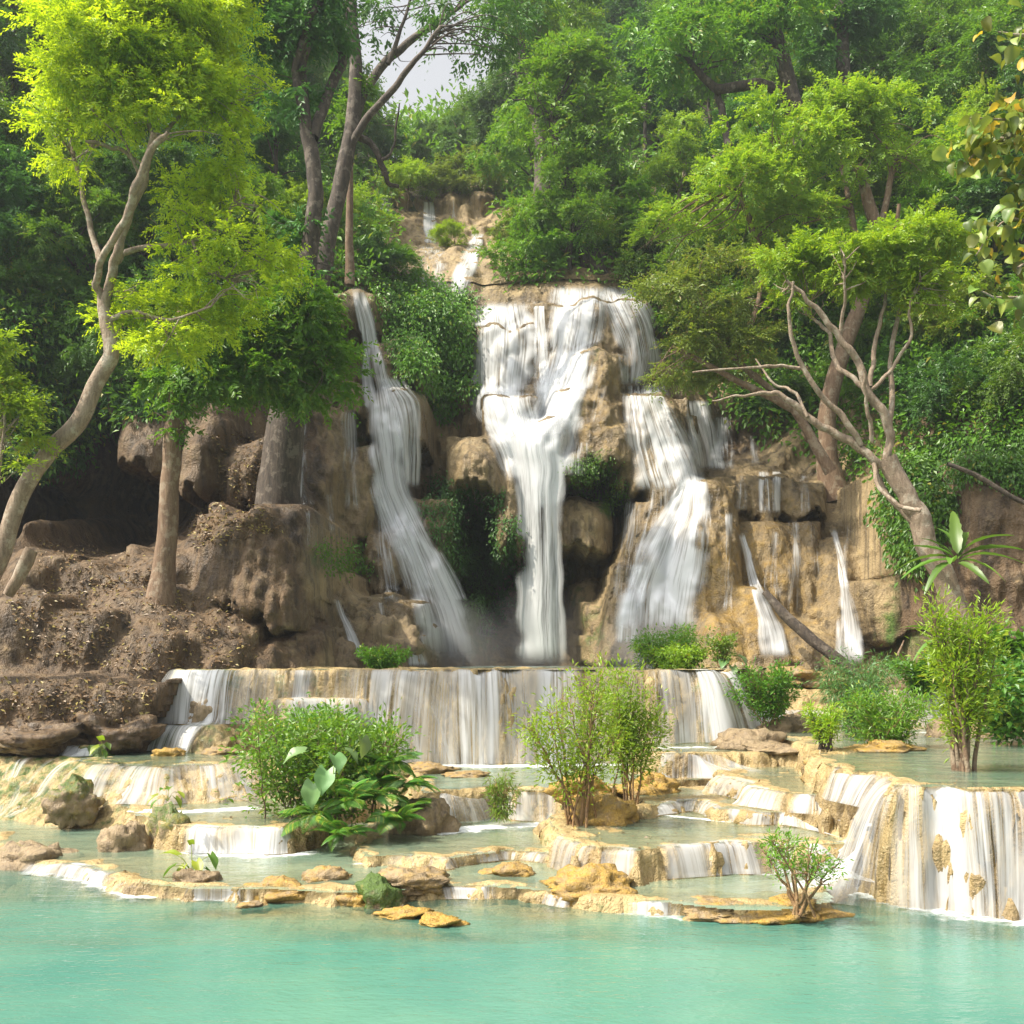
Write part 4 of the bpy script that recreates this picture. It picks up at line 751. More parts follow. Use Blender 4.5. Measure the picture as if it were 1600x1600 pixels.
for k, (lb, Y, limbs, lobes, lm) in enumerate([
 ('dark trunked tree standing in the green slope above the broad waterfall', 54, [[(935,440,15),(905,350,14),(890,280,13),(872,220,11),(866,160,8)], [(890,280,6),(920,220,4)]], [(880,130,70,45),(930,180,60,40),(830,170,50,36),(860,220,40,20),(900,90,60,40)], 'leaf_green'),
 ('tree with curved dark trunk against the sky gap at the top', 62, [[(850,330,13),(846,240,12),(835,140,12),(818,80,10),(815,10,9),(812,-60,7)]], [(800,30,60,40),(850,60,70,45),(790,-20,60,40),(870,0,70,50),(780,120,30,24)], 'leaf_forest'),
 ('tall dark tree with arching side bough in the right forest', 52, [[(1255,230,14),(1240,160,13),(1222,90,12),(1205,30,11),(1195,-40,9)], [(1240,165,8),(1215,140,8),(1180,130,8),(1120,138,7),(1085,105,5),(1070,85,4)], [(1120,138,5),(1130,180,6),(1140,230,6)]], [(1060,60,70,40),(1120,90,60,36),(1180,60,50,36),(1230,20,70,40),(1100,20,70,40)], 'leaf_forest'),
 ('pale grey straight trunked tree deep in the right forest', 56, [[(1325,230,11),(1322,140,11),(1315,60,10),(1310,-40,9)]], [(1310,40,60,36),(1350,0,60,40),(1290,90,40,24)], 'leaf_dark')]):
    px_tree('forest_tree', lb, 'tree', Y, limbs, lobes, M[lm], M['bark_dark'], 900, 13, 0.6, 0.34, 0.42, 0.4, seed=20 + k, twig=0.03, group='trees on the wooded slopes')

# ------------------------------------------------------------------ forest on the slopes
def forest_variant(seed, h, spread, lobes_n, leafm, L, nc, per=13, cr=0.6, bark='bark_dark', low=0.35, trunk=0.2):
    g = np.random.default_rng(seed); root = empty('forest_tree', (0, 0, 0))
    tp = np.array([[0, 0, -1.0], [g.normal() * .1, g.normal() * .1, h * .2], [g.normal() * .35, g.normal() * .35, h * .5], [g.normal() * .5, g.normal() * .5, h * .85]])
    p = smooth_path(tp, 6, 0.08, g); wood = [tube(p, np.interp(np.arange(len(p)), [0, 3, len(p) - 1], [trunk * 1.5, trunk, trunk * .3]), 8)]; B = []
    for k in range(lobes_n):
        a = k * 2.4 + g.random(); t = k / max(1, lobes_n - 1); zz = h * (low + (0.95 - low) * t); rr = spread * (1 - 0.75 * t ** 1.6) * (0.55 + 0.4 * g.random())
        c = np.array([math.cos(a) * rr, math.sin(a) * rr, zz]); s = spread * (0.42 + 0.16 * g.random()) * (1 - 0.25 * t)
        B.append((*c, s, s, s * (0.6 + 0.2 * g.random())))
        q = p[np.argmin(np.abs(p[:, 2] - zz * 0.72))]; md = (q + c) / 2 + np.array([0, 0, 0.1 * h * .3])
        b = smooth_path([q, md, c], 4, 0.06, g); wood.append(tube(b, np.linspace(trunk * .45, trunk * .1, len(b)), 6))
    V, F = join(wood); part('trunk', V, F, M[bark], root)
    V, F = crown(B, nc, per, cr, L, 0.44, 0.35, g, 0.5); part('crown', V, F, leafm, root, smooth=False)
    return root
FV = [forest_variant(31, 11, 3.4, 9, M['leaf_forest'], 0.30, 1300, 16), forest_variant(32, 9, 3.6, 8, M['leaf_green'], 0.28, 1300, 16), forest_variant(33, 13, 3.0, 10, M['leaf_dark'], 0.32, 1300, 16, cr=0.65),
      forest_variant(34, 10, 4.0, 9, M['leaf_forest'], 0.36, 1200, 16, cr=0.75, low=0.45), forest_variant(35, 8, 3.0, 8, M['leaf_lime'], 0.27, 1300, 16, bark='bark_pale')]
BV = [forest_variant(41, 3.6, 2.2, 7, M['leaf_green'], 0.2, 800, 16, cr=0.42, low=0.22, trunk=0.07, bark='bark_brown'), forest_variant(42, 3.0, 2.4, 7, M['leaf_lime'], 0.19, 800, 16, cr=0.4, low=0.25, trunk=0.06, bark='bark_brown'), forest_variant(43, 4.2, 2.0, 8, M['leaf_dark'], 0.22, 750, 16, cr=0.45, low=0.2, trunk=0.08)]
used = set()
ORD = ['first', 'second', 'third', 'fourth', 'fifth', 'sixth', 'seventh', 'eighth', 'ninth', 'tenth', 'eleventh', 'twelfth', 'thirteenth', 'fourteenth', 'fifteenth', 'sixteenth']
def place(v, bush, px, py, sc, label, matk=None, group='trees on the wooded slopes', Y=None):
    q = hit(px, py)[0] if Y is None else P(px, py, Y)
    hh = ([3.9, 3.3, 4.5] if bush else [11.6, 9.6, 13.6, 10.8, 8.6])[v]
    lim = np.interp(px, (430, 520, 560, 600, 650, 700, 740, 790, 830, 860), (-60, 60, 150, 205, 210, 180, 145, 95, 0, -80)) + random.uniform(-6, 22)
    if 430 < px < 860: sc = min(sc, max(0.25, (py - lim) * q[1] / FOC / hh))
    src = (BV if bush else FV)[v]; rot = random.uniform(0, 6.28); s = (sc * random.uniform(.92, 1.08), sc * random.uniform(.92, 1.08), sc * random.uniform(.92, 1.1))
    if (bush, v) not in used:
        used.add((bush, v)); o = src; o.location = q; o.rotation_euler = (0, 0, rot); o.scale = s
        if bush: o.name = 'bush'
    else: o = copy_tree(src, q, rot, s)
    if bush: o.name = 'bush'
    if matk:
        for ch in o.children:
            if ch.name.startswith('crown'): ch.material_slots[0].link = 'OBJECT'; ch.material_slots[0].material = M[matk]
    return tag(o, label, 'bush' if bush else 'tree', group)
HUE = {'leaf_forest': 'mid-green', 'leaf_green': 'fresh green', 'leaf_dark': 'dark green', 'leaf_lime': 'lime-green', 'leaf_olive': 'olive', 'leaf_blue': 'bluish green', None: 'green'}
def row(y, xs, bush, where, scale, mats, jit=16):
    for i, x in enumerate(xs):
        v = random.randrange(len(BV if bush else FV)); mk = mats[i % len(mats)]
        place(v, bush, x + random.uniform(-jit, jit), y + random.uniform(-jit, jit), scale * random.uniform(.85, 1.15), '%s %s in the %s, %s from the left' % (HUE[mk], 'bush' if bush else 'tree', where, ORD[i]), mk, 'bushes on the wooded slopes' if bush else 'trees on the wooded slopes')
R_ = np.arange
row(545, R_(1090, 1640, 105), True, 'lowest thicket of the right slope', 0.95, ['leaf_forest', 'leaf_olive', 'leaf_green'])
row(470, R_(1060, 1640, 100), True, 'second thicket of the right slope', 1.2, ['leaf_forest', 'leaf_green', 'leaf_dark'])
row(425, R_(880, 1120, 75), True, 'fringe above the broad waterfall', 0.95, ['leaf_green', 'leaf_lime', 'leaf_forest', 'leaf_dark'])
row(655, R_(1200, 1640, 95), True, 'shaded thicket behind the twisted tree', 0.85, ['leaf_dark', 'leaf_forest', 'leaf_dark'])
row(410, R_(880, 1680, 120), False, 'front row of the right slope', 0.62, ['leaf_forest', 'leaf_green', 'leaf_dark', 'leaf_forest'])
row(330, R_(830, 1680, 115), False, 'second row of the right slope', 0.72, ['leaf_green', 'leaf_forest', 'leaf_lime', 'leaf_dark'])
row(250, R_(900, 1700, 110), False, 'third row of the right slope', 0.85, ['leaf_forest', 'leaf_dark', 'leaf_green'])
row(160, R_(940, 1720, 110), False, 'fourth row of the right slope', 0.95, ['leaf_dark', 'leaf_forest', 'leaf_green'])
row(60, R_(960, 1720, 110), False, 'fifth row of the right slope', 1.05, ['leaf_forest', 'leaf_dark'])
row(-40, R_(980, 1740, 120), False, 'top row of the right slope', 1.1, ['leaf_forest', 'leaf_green', 'leaf_dark'])
row(600, R_(-40, 460, 100), True, 'thicket hanging above the cave', 1.0, ['leaf_dark', 'leaf_forest'])
row(560, R_(-60, 420, 110), False, 'front row of the left slope', 0.5, ['leaf_dark', 'leaf_forest', 'leaf_dark'])
row(470, R_(-80, 440, 100), False, 'second row of the left slope', 0.6, ['leaf_dark', 'leaf_dark', 'leaf_forest'])
row(380, R_(-80, 440, 100), False, 'third row of the left slope', 0.7, ['leaf_forest', 'leaf_dark'])
row(270, R_(-80, 430, 100), False, 'fourth row of the left slope', 0.8, ['leaf_dark', 'leaf_forest', 'leaf_green'])
row(150, R_(-80, 420, 100), False, 'top row of the left slope', 0.95, ['leaf_forest', 'leaf_green', 'leaf_dark'])
row(432, np.array([575, 622]), True, 'clump above the narrow waterfall', 0.62, ['leaf_dark', 'leaf_green'], 4)
row(375, R_(470, 580, 45), True, 'clump behind the dark trunks', 0.95, ['leaf_lime', 'leaf_green', 'leaf_lime'], 8)
row(312, R_(640, 800, 40), True, 'sunny row on top of the high ledge', 0.85, ['leaf_lime', 'leaf_olive', 'leaf_olive', 'leaf_olive'], 6)
row(385, np.array([706, 800, 830]), True, 'clump beside the slanting high waterfall', 0.5, ['leaf_lime', 'leaf_olive', 'leaf_lime'], 6)
row(430, R_(825, 850, 40), True, 'hollow beside the brown rock', 1.1, ['leaf_green'], 3)
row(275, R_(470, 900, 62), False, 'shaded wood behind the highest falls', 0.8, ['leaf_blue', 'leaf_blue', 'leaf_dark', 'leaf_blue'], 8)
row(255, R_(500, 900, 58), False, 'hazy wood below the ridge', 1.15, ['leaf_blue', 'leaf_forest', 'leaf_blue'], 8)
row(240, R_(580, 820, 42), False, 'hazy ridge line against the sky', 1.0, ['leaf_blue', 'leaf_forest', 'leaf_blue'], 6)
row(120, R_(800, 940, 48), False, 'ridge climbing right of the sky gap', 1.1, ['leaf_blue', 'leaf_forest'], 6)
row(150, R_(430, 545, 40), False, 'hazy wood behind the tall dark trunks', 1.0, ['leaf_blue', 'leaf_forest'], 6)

# ------------------------------------------------------------------ ground cover and creepers
def patch_leaves(pts_px, n_clump, per, cr, L, ratio=0.5, out=0.25, droop=0.7, seed=0, lift=0.0):
    """leaf sprays hanging on the rock or slope inside an outline given in the photograph"""
    g = np.random.default_rng(seed); q = np.array(pts_px, float); lo, hi = q.min(0), q.max(0); c = []
    while len(c) < n_clump:
        t = lo + (hi - lo) * g.random((4000, 2)); ok = poly_sd([tuple(v) for v in q], t[:, 0], t[:, 1]) < 0; c += list(t[ok])
    c = np.array(c[:n_clump]); h = hit(c[:, 0], c[:, 1]); n = n_clump * per
    h[:, 1] -= out * (0.3 + g.random(n_clump)); h[:, 2] += lift
    s = (h[:, 1] / 45.0)
    C = np.repeat(h, per, 0); S = np.repeat(s, per)[:, None]
    off = g.normal(size=(n, 3)) * cr * np.array([0.7, 0.4, 0.6]) * S; off[:, 1] = -np.abs(off[:, 1])
    dr = nrm(off) * 0.6 + g.normal(size=(n, 3)) * 0.4; dr[:, 2] -= droop; dr[:, 1] -= 0.35
    nn = np.array([0, -0.6, 0.7]) + g.normal(size=(n, 3)) * 0.4
    ll = L * (0.6 + 0.7 * g.random(n)) * S[:, 0]
    return leaves(C + off, dr, nn, ll, ll * ratio)
ug = [([(-120,690),(60,745),(140,690),(330,600),(470,580),(500,470),(470,300),(430,-60),(-120,-60)], 2600), ([(860,440),(1000,440),(1060,580),(1180,660),(1300,720),(1380,760),(1460,690),(1720,680),(1720,-60),(880,-60)], 3400), ([(430,450),(560,440),(620,440),(600,350),(580,300),(570,210),(460,170),(420,300)], 480), ([(790,430),(860,440),(900,120),(760,170),(600,215),(600,260),(790,280),(810,380)], 800)]
V, F = join([patch_leaves(p, n, 18, 0.8, 0.34, 0.45, 0.5, 0.3, seed=50 + i) for i, (p, n) in enumerate(ug)])
tag(link('undergrowth', make_mesh('undergrowth', V, F, M['leaf_forest'], smooth=False)), 'leafy undergrowth covering the slopes', kind='stuff')
for i, (lb, poly, n, L, mk) in enumerate([
 ('dense dark creeper curtain hanging over the cave mouth', [(-60,740),(60,745),(120,735),(170,660),(300,640),(350,610),(400,560),(300,330),(130,260),(-60,260)], 2600, 0.26, 'leaf_dark'),
 ('green creepers and ferns on the rock shoulder beside the narrow waterfall', [(580,445),(640,430),(735,470),(745,540),(735,610),(690,660),(650,600),(600,520)], 800, 0.2, 'leaf_green'),
 ('dark ferns lining the hollow behind the mushroom rock', [(670,745),(790,770),(815,870),(800,960),(760,1000),(720,900),(690,860),(655,800)], 520, 0.17, 'leaf_dark'),
 ('bright moss and ferns under the overhang beside the central plunge', [(880,735),(960,705),(985,770),(960,800),(900,765)], 150, 0.12, 'leaf_green'),
 ('small ferns below the dripping rock fringe', [(485,850),(570,850),(580,890),(510,900)], 110, 0.14, 'leaf_green'),
 ('leafy shrubs clinging to the shaded right rock wall', [(1380,720),(1460,700),(1480,800),(1440,900),(1400,880),(1370,800)], 420, 0.28, 'leaf_forest'),
 ('creepers hanging from the top of the right rock wall', [(1460,690),(1620,670),(1620,800),(1560,740),(1480,760)], 420, 0.24, 'leaf_forest'),
 ('dark leafy thicket behind the limbs of the twisted tree', [(1170,560),(1330,560),(1480,640),(1600,640),(1600,520),(1440,460),(1240,520)], 900, 0.3, 'leaf_dark')]):
    V, F = patch_leaves(poly, n, 18, 0.3 if L < 0.2 else 0.45, L, 0.5, 0.12 if L < 0.2 else 0.35, 0.9, seed=70 + i)
    tag(solo('creeper', V, F, M[mk], smooth=False), lb, 'creeper', 'creepers on the rocks')
g = np.random.default_rng(91)
lit = []
for poly, n in (([(10,930),(240,900),(420,960),(400,1040),(250,1060),(40,1030)], 1500), ([(290,790),(400,780),(440,830),(300,860)], 700), ([(330,680),(420,670),(410,780),(340,780)], 450), ([(0,1060),(240,1060),(240,1130),(0,1150)], 700), ([(60,840),(240,870),(240,930),(60,930)], 500)):
    q = np.array(poly, float); t = q.min(0) + (q.max(0) - q.min(0)) * g.random((n * 3, 2)); t = t[poly_sd([tuple(v) for v in q], t[:, 0], t[:, 1]) < 0][:n]
    h = hit(t[:, 0], t[:, 1], step=0.08, y0=26, y1=45); h[:, 1] -= 0.05; m = len(h); nn = np.array([0, -0.5, 0.85]) + g.normal(size=(m, 3)) * .3
    lit.append(leaves(h, g.normal(size=(m, 3)) * (1, .5, .5), nn, 0.09 + 0.10 * g.random(m), 0.045 + 0.045 * g.random(m)))
V, F = join(lit); tag(link('fallen_leaves', make_mesh('fallen_leaves', V, F, M['leaf_litter'], smooth=False)), 'brown fallen leaves strewn over the left bank', kind='stuff')
tx, ty = g.uniform(-9, 8, 4000), g.uniform(16, 27, 4000)
flatness = np.abs(TT(tx + .1, ty) - TT(tx - .1, ty)) + np.abs(TT(tx, ty + .1) - TT(tx, ty - .1)); near = np.abs(vn(tx * .8, ty * .8, s=97)) > .38
sel = (flatness < .05) & near & (TT(tx, ty) > .12); tx, ty = tx[sel][:420], ty[sel][:420]; m = len(tx)
V, F = leaves(np.stack([tx, ty, TT(tx, ty) + .025], -1), g.normal(size=(m, 3)) * (1, 1, .12), np.array([0, 0, 1.0]) + g.normal(size=(m, 3)) * .25, .05 + .07 * g.random(m), .025 + .03 * g.random(m))
tag(link('drifted_leaves', make_mesh('drifted_leaves', V, F, M['leaf_litter'], smooth=False)), 'dead leaves drifted onto the terraces', kind='stuff')
# ------------------------------------------------------------------ rocks
def rock(label, px, base, rx, h, L, moss=0.0, ochre=0.0, dirt=0.0, seed=0, Y=None, ry=None, rough=1.25, name='rock', n=(40, 24)):
    """a boulder: column px, row of its foot, half width px, height px, level it stands on"""
    q = G(px, base, L) if Y is None else P(px, base, Y); s = q[1] / FOC; a = rx * s * (0.85 if px < 300 else 1.0); c = h * s * 0.62
    th = np.linspace(0, 2 * np.pi, n[0], endpoint=False); ph = np.linspace(-1.35, np.pi / 2, n[1])
    TH, PH = np.meshgrid(th, ph, indexing='ij'); d = np.stack([np.cos(TH) * np.cos(PH), np.sin(TH) * np.cos(PH), np.sin(PH)], -1)
    k = seed * 7.7
    f = 1 + rough * (0.30 * fbm(d[..., 0] * 1.4 + k, d[..., 1] * 1.4, d[..., 2] * 1.4, s=101, o=2) + 0.22 * (np.abs(vn(d[..., 0] * 3.4 + k, d[..., 1] * 3.4, d[..., 2] * 3.4, s=102)) - 0.3) + 0.14 * np.abs(vn(d[..., 0] * 8 + k, d[..., 1] * 8, d[..., 2] * 8, s=103)) + 0.04 * vn(d[..., 0] * 18 + k, d[..., 1] * 18, d[..., 2] * 18, s=104))
    f[..., :] = f
    ryy = a * 0.8 if ry is None else ry
    V = d * f[..., None] * np.array([a, ryy, c]) + q + np.array([0, ryy * 0.35, 0])
    i = np.arange(n[0])[:, None] * n[1]; j = np.arange(n[1] - 1)[None]; i2 = (np.arange(n[0])[:, None] + 1) % n[0] * n[1]
    F = np.stack([i + j, i2 + j, i2 + j + 1, i + j + 1], -1).reshape(-1, 4)
    up = np.clip(d[..., 2], 0, 1)
    mo = moss * (0.5 + 0.5 * up) + 0 * up
    o = solo(name, V, F, M['rock'], attrs={'moss': mo, 'ochre': np.full(mo.shape, ochre), 'dirt': np.full(mo.shape, dirt)})
    return tag(o, label, 'rock', 'rocks among the terraces')
RK = [('wide wet grey-brown rock at the pool corner on the left', 50,1354,66,50,0.0,.35,.2,.34), ('rounded wet boulder between the rapids and the mossy boulder', 190,1328,42,62,0.22,.25,.2,.36), ('mossy boulder topped with a small sprout beside the low fall', 268,1322,46,82,0.22,.75,.42,0),
 ('ochre-stained rock between the left ledge and the cascade', 108,1258,44,50,0.75,.75,.42,.3), ('low mossy flat rock before the brown bank', 40,1164,84,26,1.75,.7,.1,.2), ('small bright orange rock below the end of the rim', 262,1180,26,16,1.5,0,.9,0), ('grey rounded boulder inside the rim cascade', 312,1128,27,44,2.25,.15,.1,.15), ('low cream rock in the shallow cascade pool', 350,1178,30,13,1.5,0,.55,0), ('small green mossy boulder on the front lip', 592,1414,38,60,0.0,1.1,.2,0), ('orange rock beside the small green boulder', 558,1414,26,26,0.0,.1,.85,0), ('orange-yellow rock in the water before the green boulder', 632,1432,42,20,0.0,.0,.95,0), ('lowest orange-yellow rock reaching into the turquoise water', 686,1446,34,18,0.0,0,.95,0),
 ('ochre mound on the lip right of the small sprout', 440,1400,54,34,0.05,0,.75,0), ('brownish mound on the shelf behind the orange lip mound', 512,1374,34,28,0.2,.1,.6,.15), ('brown mound behind the small green boulder', 640,1384,58,32,0.2,.25,.5,.2), ('small ochre mound on the shelf near the middle', 798,1366,34,22,0.2,.1,.75,0),
 ('large ochre mound on the front lip near the middle', 925,1392,68,42,0.2,.15,.8,0), ('long ochre rock carrying the small forked shrub', 1225,1434,74,36,0.0,.1,.85,0), ('low cream rock on the lip left of the forked shrub', 1130,1430,56,24,0.05,.1,.6,0), ('small brown rock under the heart-leaved sprout', 306,1378,30,26,0.2,.2,.3,.4), ('tiny ochre islet left of the mounds', 392,1416,20,9,0.0,0,.6,0),
 ('big ochre boulder behind the stems of the fig shrub', 940,1284,54,56,0.75,.1,.85,.1), ('round orange boulder between the fig shrub stems', 905,1240,40,42,1.08,0,.9,.05), ('smooth orange rock right of the fig shrub', 1012,1238,46,36,0.98,0,.9,0),
 ('brown rocks under the leafy bush beside the short falls', 655,1300,46,62,0.4,.15,.25,.25), ('flat orange rock at the foot of the long curtain', 668,1206,44,18,1.08,0,.6,.15), ('small flat orange rock in the basin', 732,1212,32,9,1.08,0,.6,0),
 ('ochre rock on the cream step beside the rim fall', 1292,1206,36,34,1.6,.1,.6,.1), ('grey boulder at the right end of the rim fall', 1178,1168,58,34,1.68,.3,.1,.2), ('brown rock between rim end and green shrub', 1165,1120,34,58,2.0,.2,.2,.3), ('tan rock below the pale sheet of water', 1235,1142,44,34,1.93,.1,.35,.1), ('low cream rock by the rim end pool', 1215,1172,46,14,1.7,.1,.3,.1),
 ('ochre rock where the two bushes stand on the plateau', 1390,1172,54,18,1.93,.1,.75,0), ('brown rock under the fall beside the slender shrub', 1480,1150,30,42,1.93,.2,.2,.4), ('low brown bank rock at the right edge', 1570,1150,70,34,1.93,.2,.4,.3), ('small ochre stone on the step edge', 1330,1262,24,24,0.98,0,.55,0), ('tan stone beside the shallow yellow pool', 1320,1290,30,26,0.75,0,.5,0)]
for i, r in enumerate(RK): rock(*r, seed=i + 1)
for i, (lb, px, base, rx, h, Y, mo, oc, di) in enumerate([
 ('orange rock foot of the ochre cone', 1240, 1062, 70, 26, 33.5, 0, .6, .1), ('small tan rock beside the cone foot', 1150, 1062, 36, 36, 33.0, .2, .4, .1), ('dark brown rock by the right cave', 1420, 1075, 60, 30, 34, .3, .1, .6), ('brown rock on the bank foot near the rim', 270, 1060, 50, 24, 30.4, .1, .2, .6), ('earthy rock at the foot of the left bank', 60, 1150, 90, 40, 26.6, .3, .1, .8), ('earthy rock between the left bank and the ledge pool', 170, 1146, 70, 46, 27.2, .1, .1, .9),
 ('tilted slab rock beside the small rivulet', 600, 1010, 46, 62, 36.4, .1, .3, .2), ('rounded rock beside the rivulet above the rim', 520, 1040, 40, 60, 34.6, .3, .2, .4)]):
    rock(lb, px, base, rx, h, 0, mo, oc, di, seed=60 + i, Y=Y)

# ------------------------------------------------------------------ logs and roots
def log(label, pts, Y, mat, drift=0.0, name='fallen_log'):
    p, r = px_branch(pts, Y, drift, 0.03); V, F = tube(p, r, 9, 0.2); return tag(solo(name, V, F, M[mat]), label, 'log')
log('long thin fallen log lying across the ochre cone rock', [(1195,925,5),(1230,965,8),(1275,1005,9),(1335,1050,8)], 36.6, 'bark_dark', -1.2)
log('short broken log leaning on the left bank', [(12,930,9),(32,895,11),(50,858,9)], 27.6, 'bark_pale')
log('thin dead branch lying across the right rock wall', [(1480,725,3),(1530,745,4),(1570,770,4),(1610,790,3)], 33.0, 'bark_dark', 0, 'dead_branch')
log('bare dead stick standing by the right cave', [(1398,1050,2),(1405,1020,2),(1412,1000,1)], 32.0, 'bark_brown', 0, 'dead_branch')

# ------------------------------------------------------------------ shrubs
def shrub(name, label, px, base, h, w, L, stems=9, nl=60, leaf=0.10, ratio=0.3, mat='leaf_green', bark='bark_orange', r=0.014, spread=0.5, seed=0, Y=None, lowleaf=0.35, droop=0.2, tw=4, cr=0.10, sub=None, group='shrubs in the water'):
    g = np.random.default_rng(seed); q = G(px, base, L) if Y is None else P(px, base, Y); s = q[1] / FOC; H, Wd = h * s, w * s
    root = empty(name, q); wood, C, A = [], [], []
    for k in range(stems):
        b = q + np.array([g.normal() * Wd * 0.10 * spread * 2, g.normal() * Wd * 0.08, -0.06]); hh = H * (0.6 + 0.42 * g.random()); lx = (k / max(1, stems - 1) * 2 - 1) * Wd * 0.5 * (0.7 + 0.4 * g.random()) + g.normal() * Wd * .06; ly = g.normal() * Wd * 0.22
        p = smooth_path([b, b + np.array([lx * .30, ly * .3, hh * .38]), b + np.array([lx * .7, ly * .7, hh * .75]), b + np.array([lx, ly, hh])], 6, 0.035, g); n = len(p)
        wood.append(tube(p, np.linspace(r * (0.7 + .6 * g.random()), r * .2, n), 6))
        for j in range(tw * 3):
            t = lowleaf + (1 - lowleaf) * g.random(); k0 = p[int(t * (n - 1))]; e = k0 + np.array([g.normal() * Wd * .09, g.normal() * Wd * .09, abs(g.normal()) * H * .06 + H * .015])
            pp = smooth_path([k0, (k0 + e) / 2 + g.normal(size=3) * .01, e], 3); wood.append(tube(pp, np.linspace(r * .3, r * .12, len(pp)), 4)); C.append(pp[-3:]); A.append(np.repeat([(e - k0)], 3, 0))
        m = int(n * lowleaf); C.append(p[m:]); A.append(np.gradient(p, axis=0)[m:])
    V, F = join(wood); part('stems', V, F, M[bark], root)
    C, A = np.concatenate(C), nrm(np.concatenate(A)); i = g.integers(0, len(C), nl * stems); c, a = C[i], A[i]; n = len(c)
    off = g.normal(size=(n, 3)) * cr * (H / 2.5) ** .5; dr = a * .7 + nrm(off) * .7 + g.normal(size=(n, 3)) * .35; dr[:, 2] -= droop
    nn = np.array([0, -0.1, 1.0]) + g.normal(size=(n, 3)) * .5; ll = leaf * (.6 + .7 * g.random(n))
    V, F = leaves(c + off, dr, nn, ll, ll * ratio); part('foliage', V, F, M[mat], root, smooth=False)
    return tag(root, label, 'shrub', group)
shrub('fig_shrub', 'feathery light green shrub on orange stems before the long curtain, its left half', 902,1290,235,165,.75, 11, 340, .12, .32, 'leaf_lime', r=.032, seed=1, cr=.13, spread=.35)
shrub('fig_shrub', 'denser upright half of the feathery shrub beside the orange boulder', 980,1266,215,90,.75, 10, 480, .12, .32, 'leaf_lime', r=.026, seed=2, cr=.13, spread=.6)
shrub('forked_shrub', 'small forked shrub with thick brown stubs on the ochre front rock', 1248,1420,128,140,.22, 9, 150, .085, .3, 'leaf_green', r=.03, seed=3, lowleaf=.5, cr=.08, spread=.3)
shrub('slender_shrub', 'tall slender bright shrub with bundled trunks standing on the right plateau', 1503,1203,245,86,1.93, 12, 520, .13, .28, 'leaf_lime', 'bark_brown', r=.05, seed=4, lowleaf=.30, cr=.12, spread=.55)
shrub('round_bush', 'round green bush on the ochre rock of the plateau', 1388,1168,92,140,1.93, 16, 330, .12, .3, 'leaf_green', seed=5, lowleaf=.15, cr=.12)
shrub('bamboo_clump', 'tall blue-green drooping bamboo clump behind the round bush', 1340,1150,125,120,1.93, 18, 420, .2, .13, 'leaf_blue', r=.012, seed=6, lowleaf=.12, droop=.7, cr=.16)
shrub('small_bush', 'small yellowish bush with dark stems at the plateau corner', 1292,1172,74,72,1.93, 9, 260, .1, .34, 'leaf_lime', 'bark_dark', r=.03, seed=7, cr=.1)
shrub('small_bush', 'dark green bush on brown rock beside the rim end', 1206,1126,84,90,0, 12, 300, .13, .4, 'leaf_green', seed=8, Y=29.2, lowleaf=.15, cr=.12)
shrub('bank_bush', 'leafy bush below the right cave', 1440,1078,54,80,0, 11, 260, .16, .5, 'leaf_green', seed=9, Y=31.5, lowleaf=.1, cr=.14)
shrub('bank_bush', 'bluish broad-leaved bush at the right edge of the plateau', 1580,1140,120,120,0, 13, 330, .22, .5, 'leaf_fern', seed=10, Y=25, lowleaf=.1, cr=.2)
shrub('bank_bush', 'leafy bush above the right edge of the plateau', 1570,1060,80,110,0, 10, 260, .24, .7, 'leaf_green', seed=11, Y=29, lowleaf=.1, cr=.2)
shrub('mound_bush', 'low dark bush on the pool edge right of the plunge', 1035,1042,62,130,0, 15, 380, .13, .3, 'leaf_green', seed=12, Y=31.5, lowleaf=.08, cr=.15)
shrub('mound_bush', 'bright mossy cushion bush before the apron fall', 1065,1046,40,110,0, 13, 380, .10, .5, 'leaf_lime', seed=13, Y=30.8, lowleaf=.05, cr=.1)
shrub('mound_bush', 'small leafy cushion on the rim beside the narrow waterfall', 596,1043,34,78,0, 12, 330, .10, .5, 'leaf_green', seed=14, Y=30.8, lowleaf=.05, cr=.1)
shrub('small_bush', 'small herb beside the rim end rock', 1130,1040,50,50,0, 7, 130, .12, .5, 'leaf_olive', seed=15, Y=30.5, lowleaf=.2, cr=.1)
shrub('grass_tuft', 'dry grass tuft hanging left of the fig shrub', 782,1275,70,40,.6, 10, 90, .16, .16, 'leaf_olive', seed=16, lowleaf=.1, droop=.8, cr=.08)
shrub('broadleaf_bush', 'dense dark leafy bush behind the ferns between the falls', 497,1272,155,180,.72, 24, 300, .14, .48, 'leaf_green', 'bark_brown', r=.02, seed=17, lowleaf=.12, cr=.2, spread=1.4)
shrub('broadleaf_bush', 'pale green bush crowning the leafy clump', 478,1200,95,150,1.1, 20, 280, .13, .5, 'leaf_fern', 'bark_brown', r=.016, seed=18, lowleaf=.12, cr=.18, spread=1.2)
shrub('broadleaf_bush', 'small green bush at the right shoulder of the leafy clump', 555,1200,75,90,1.1, 12, 240, .12, .5, 'leaf_green', 'bark_brown', r=.014, seed=19, lowleaf=.15, cr=.15, spread=1.0)

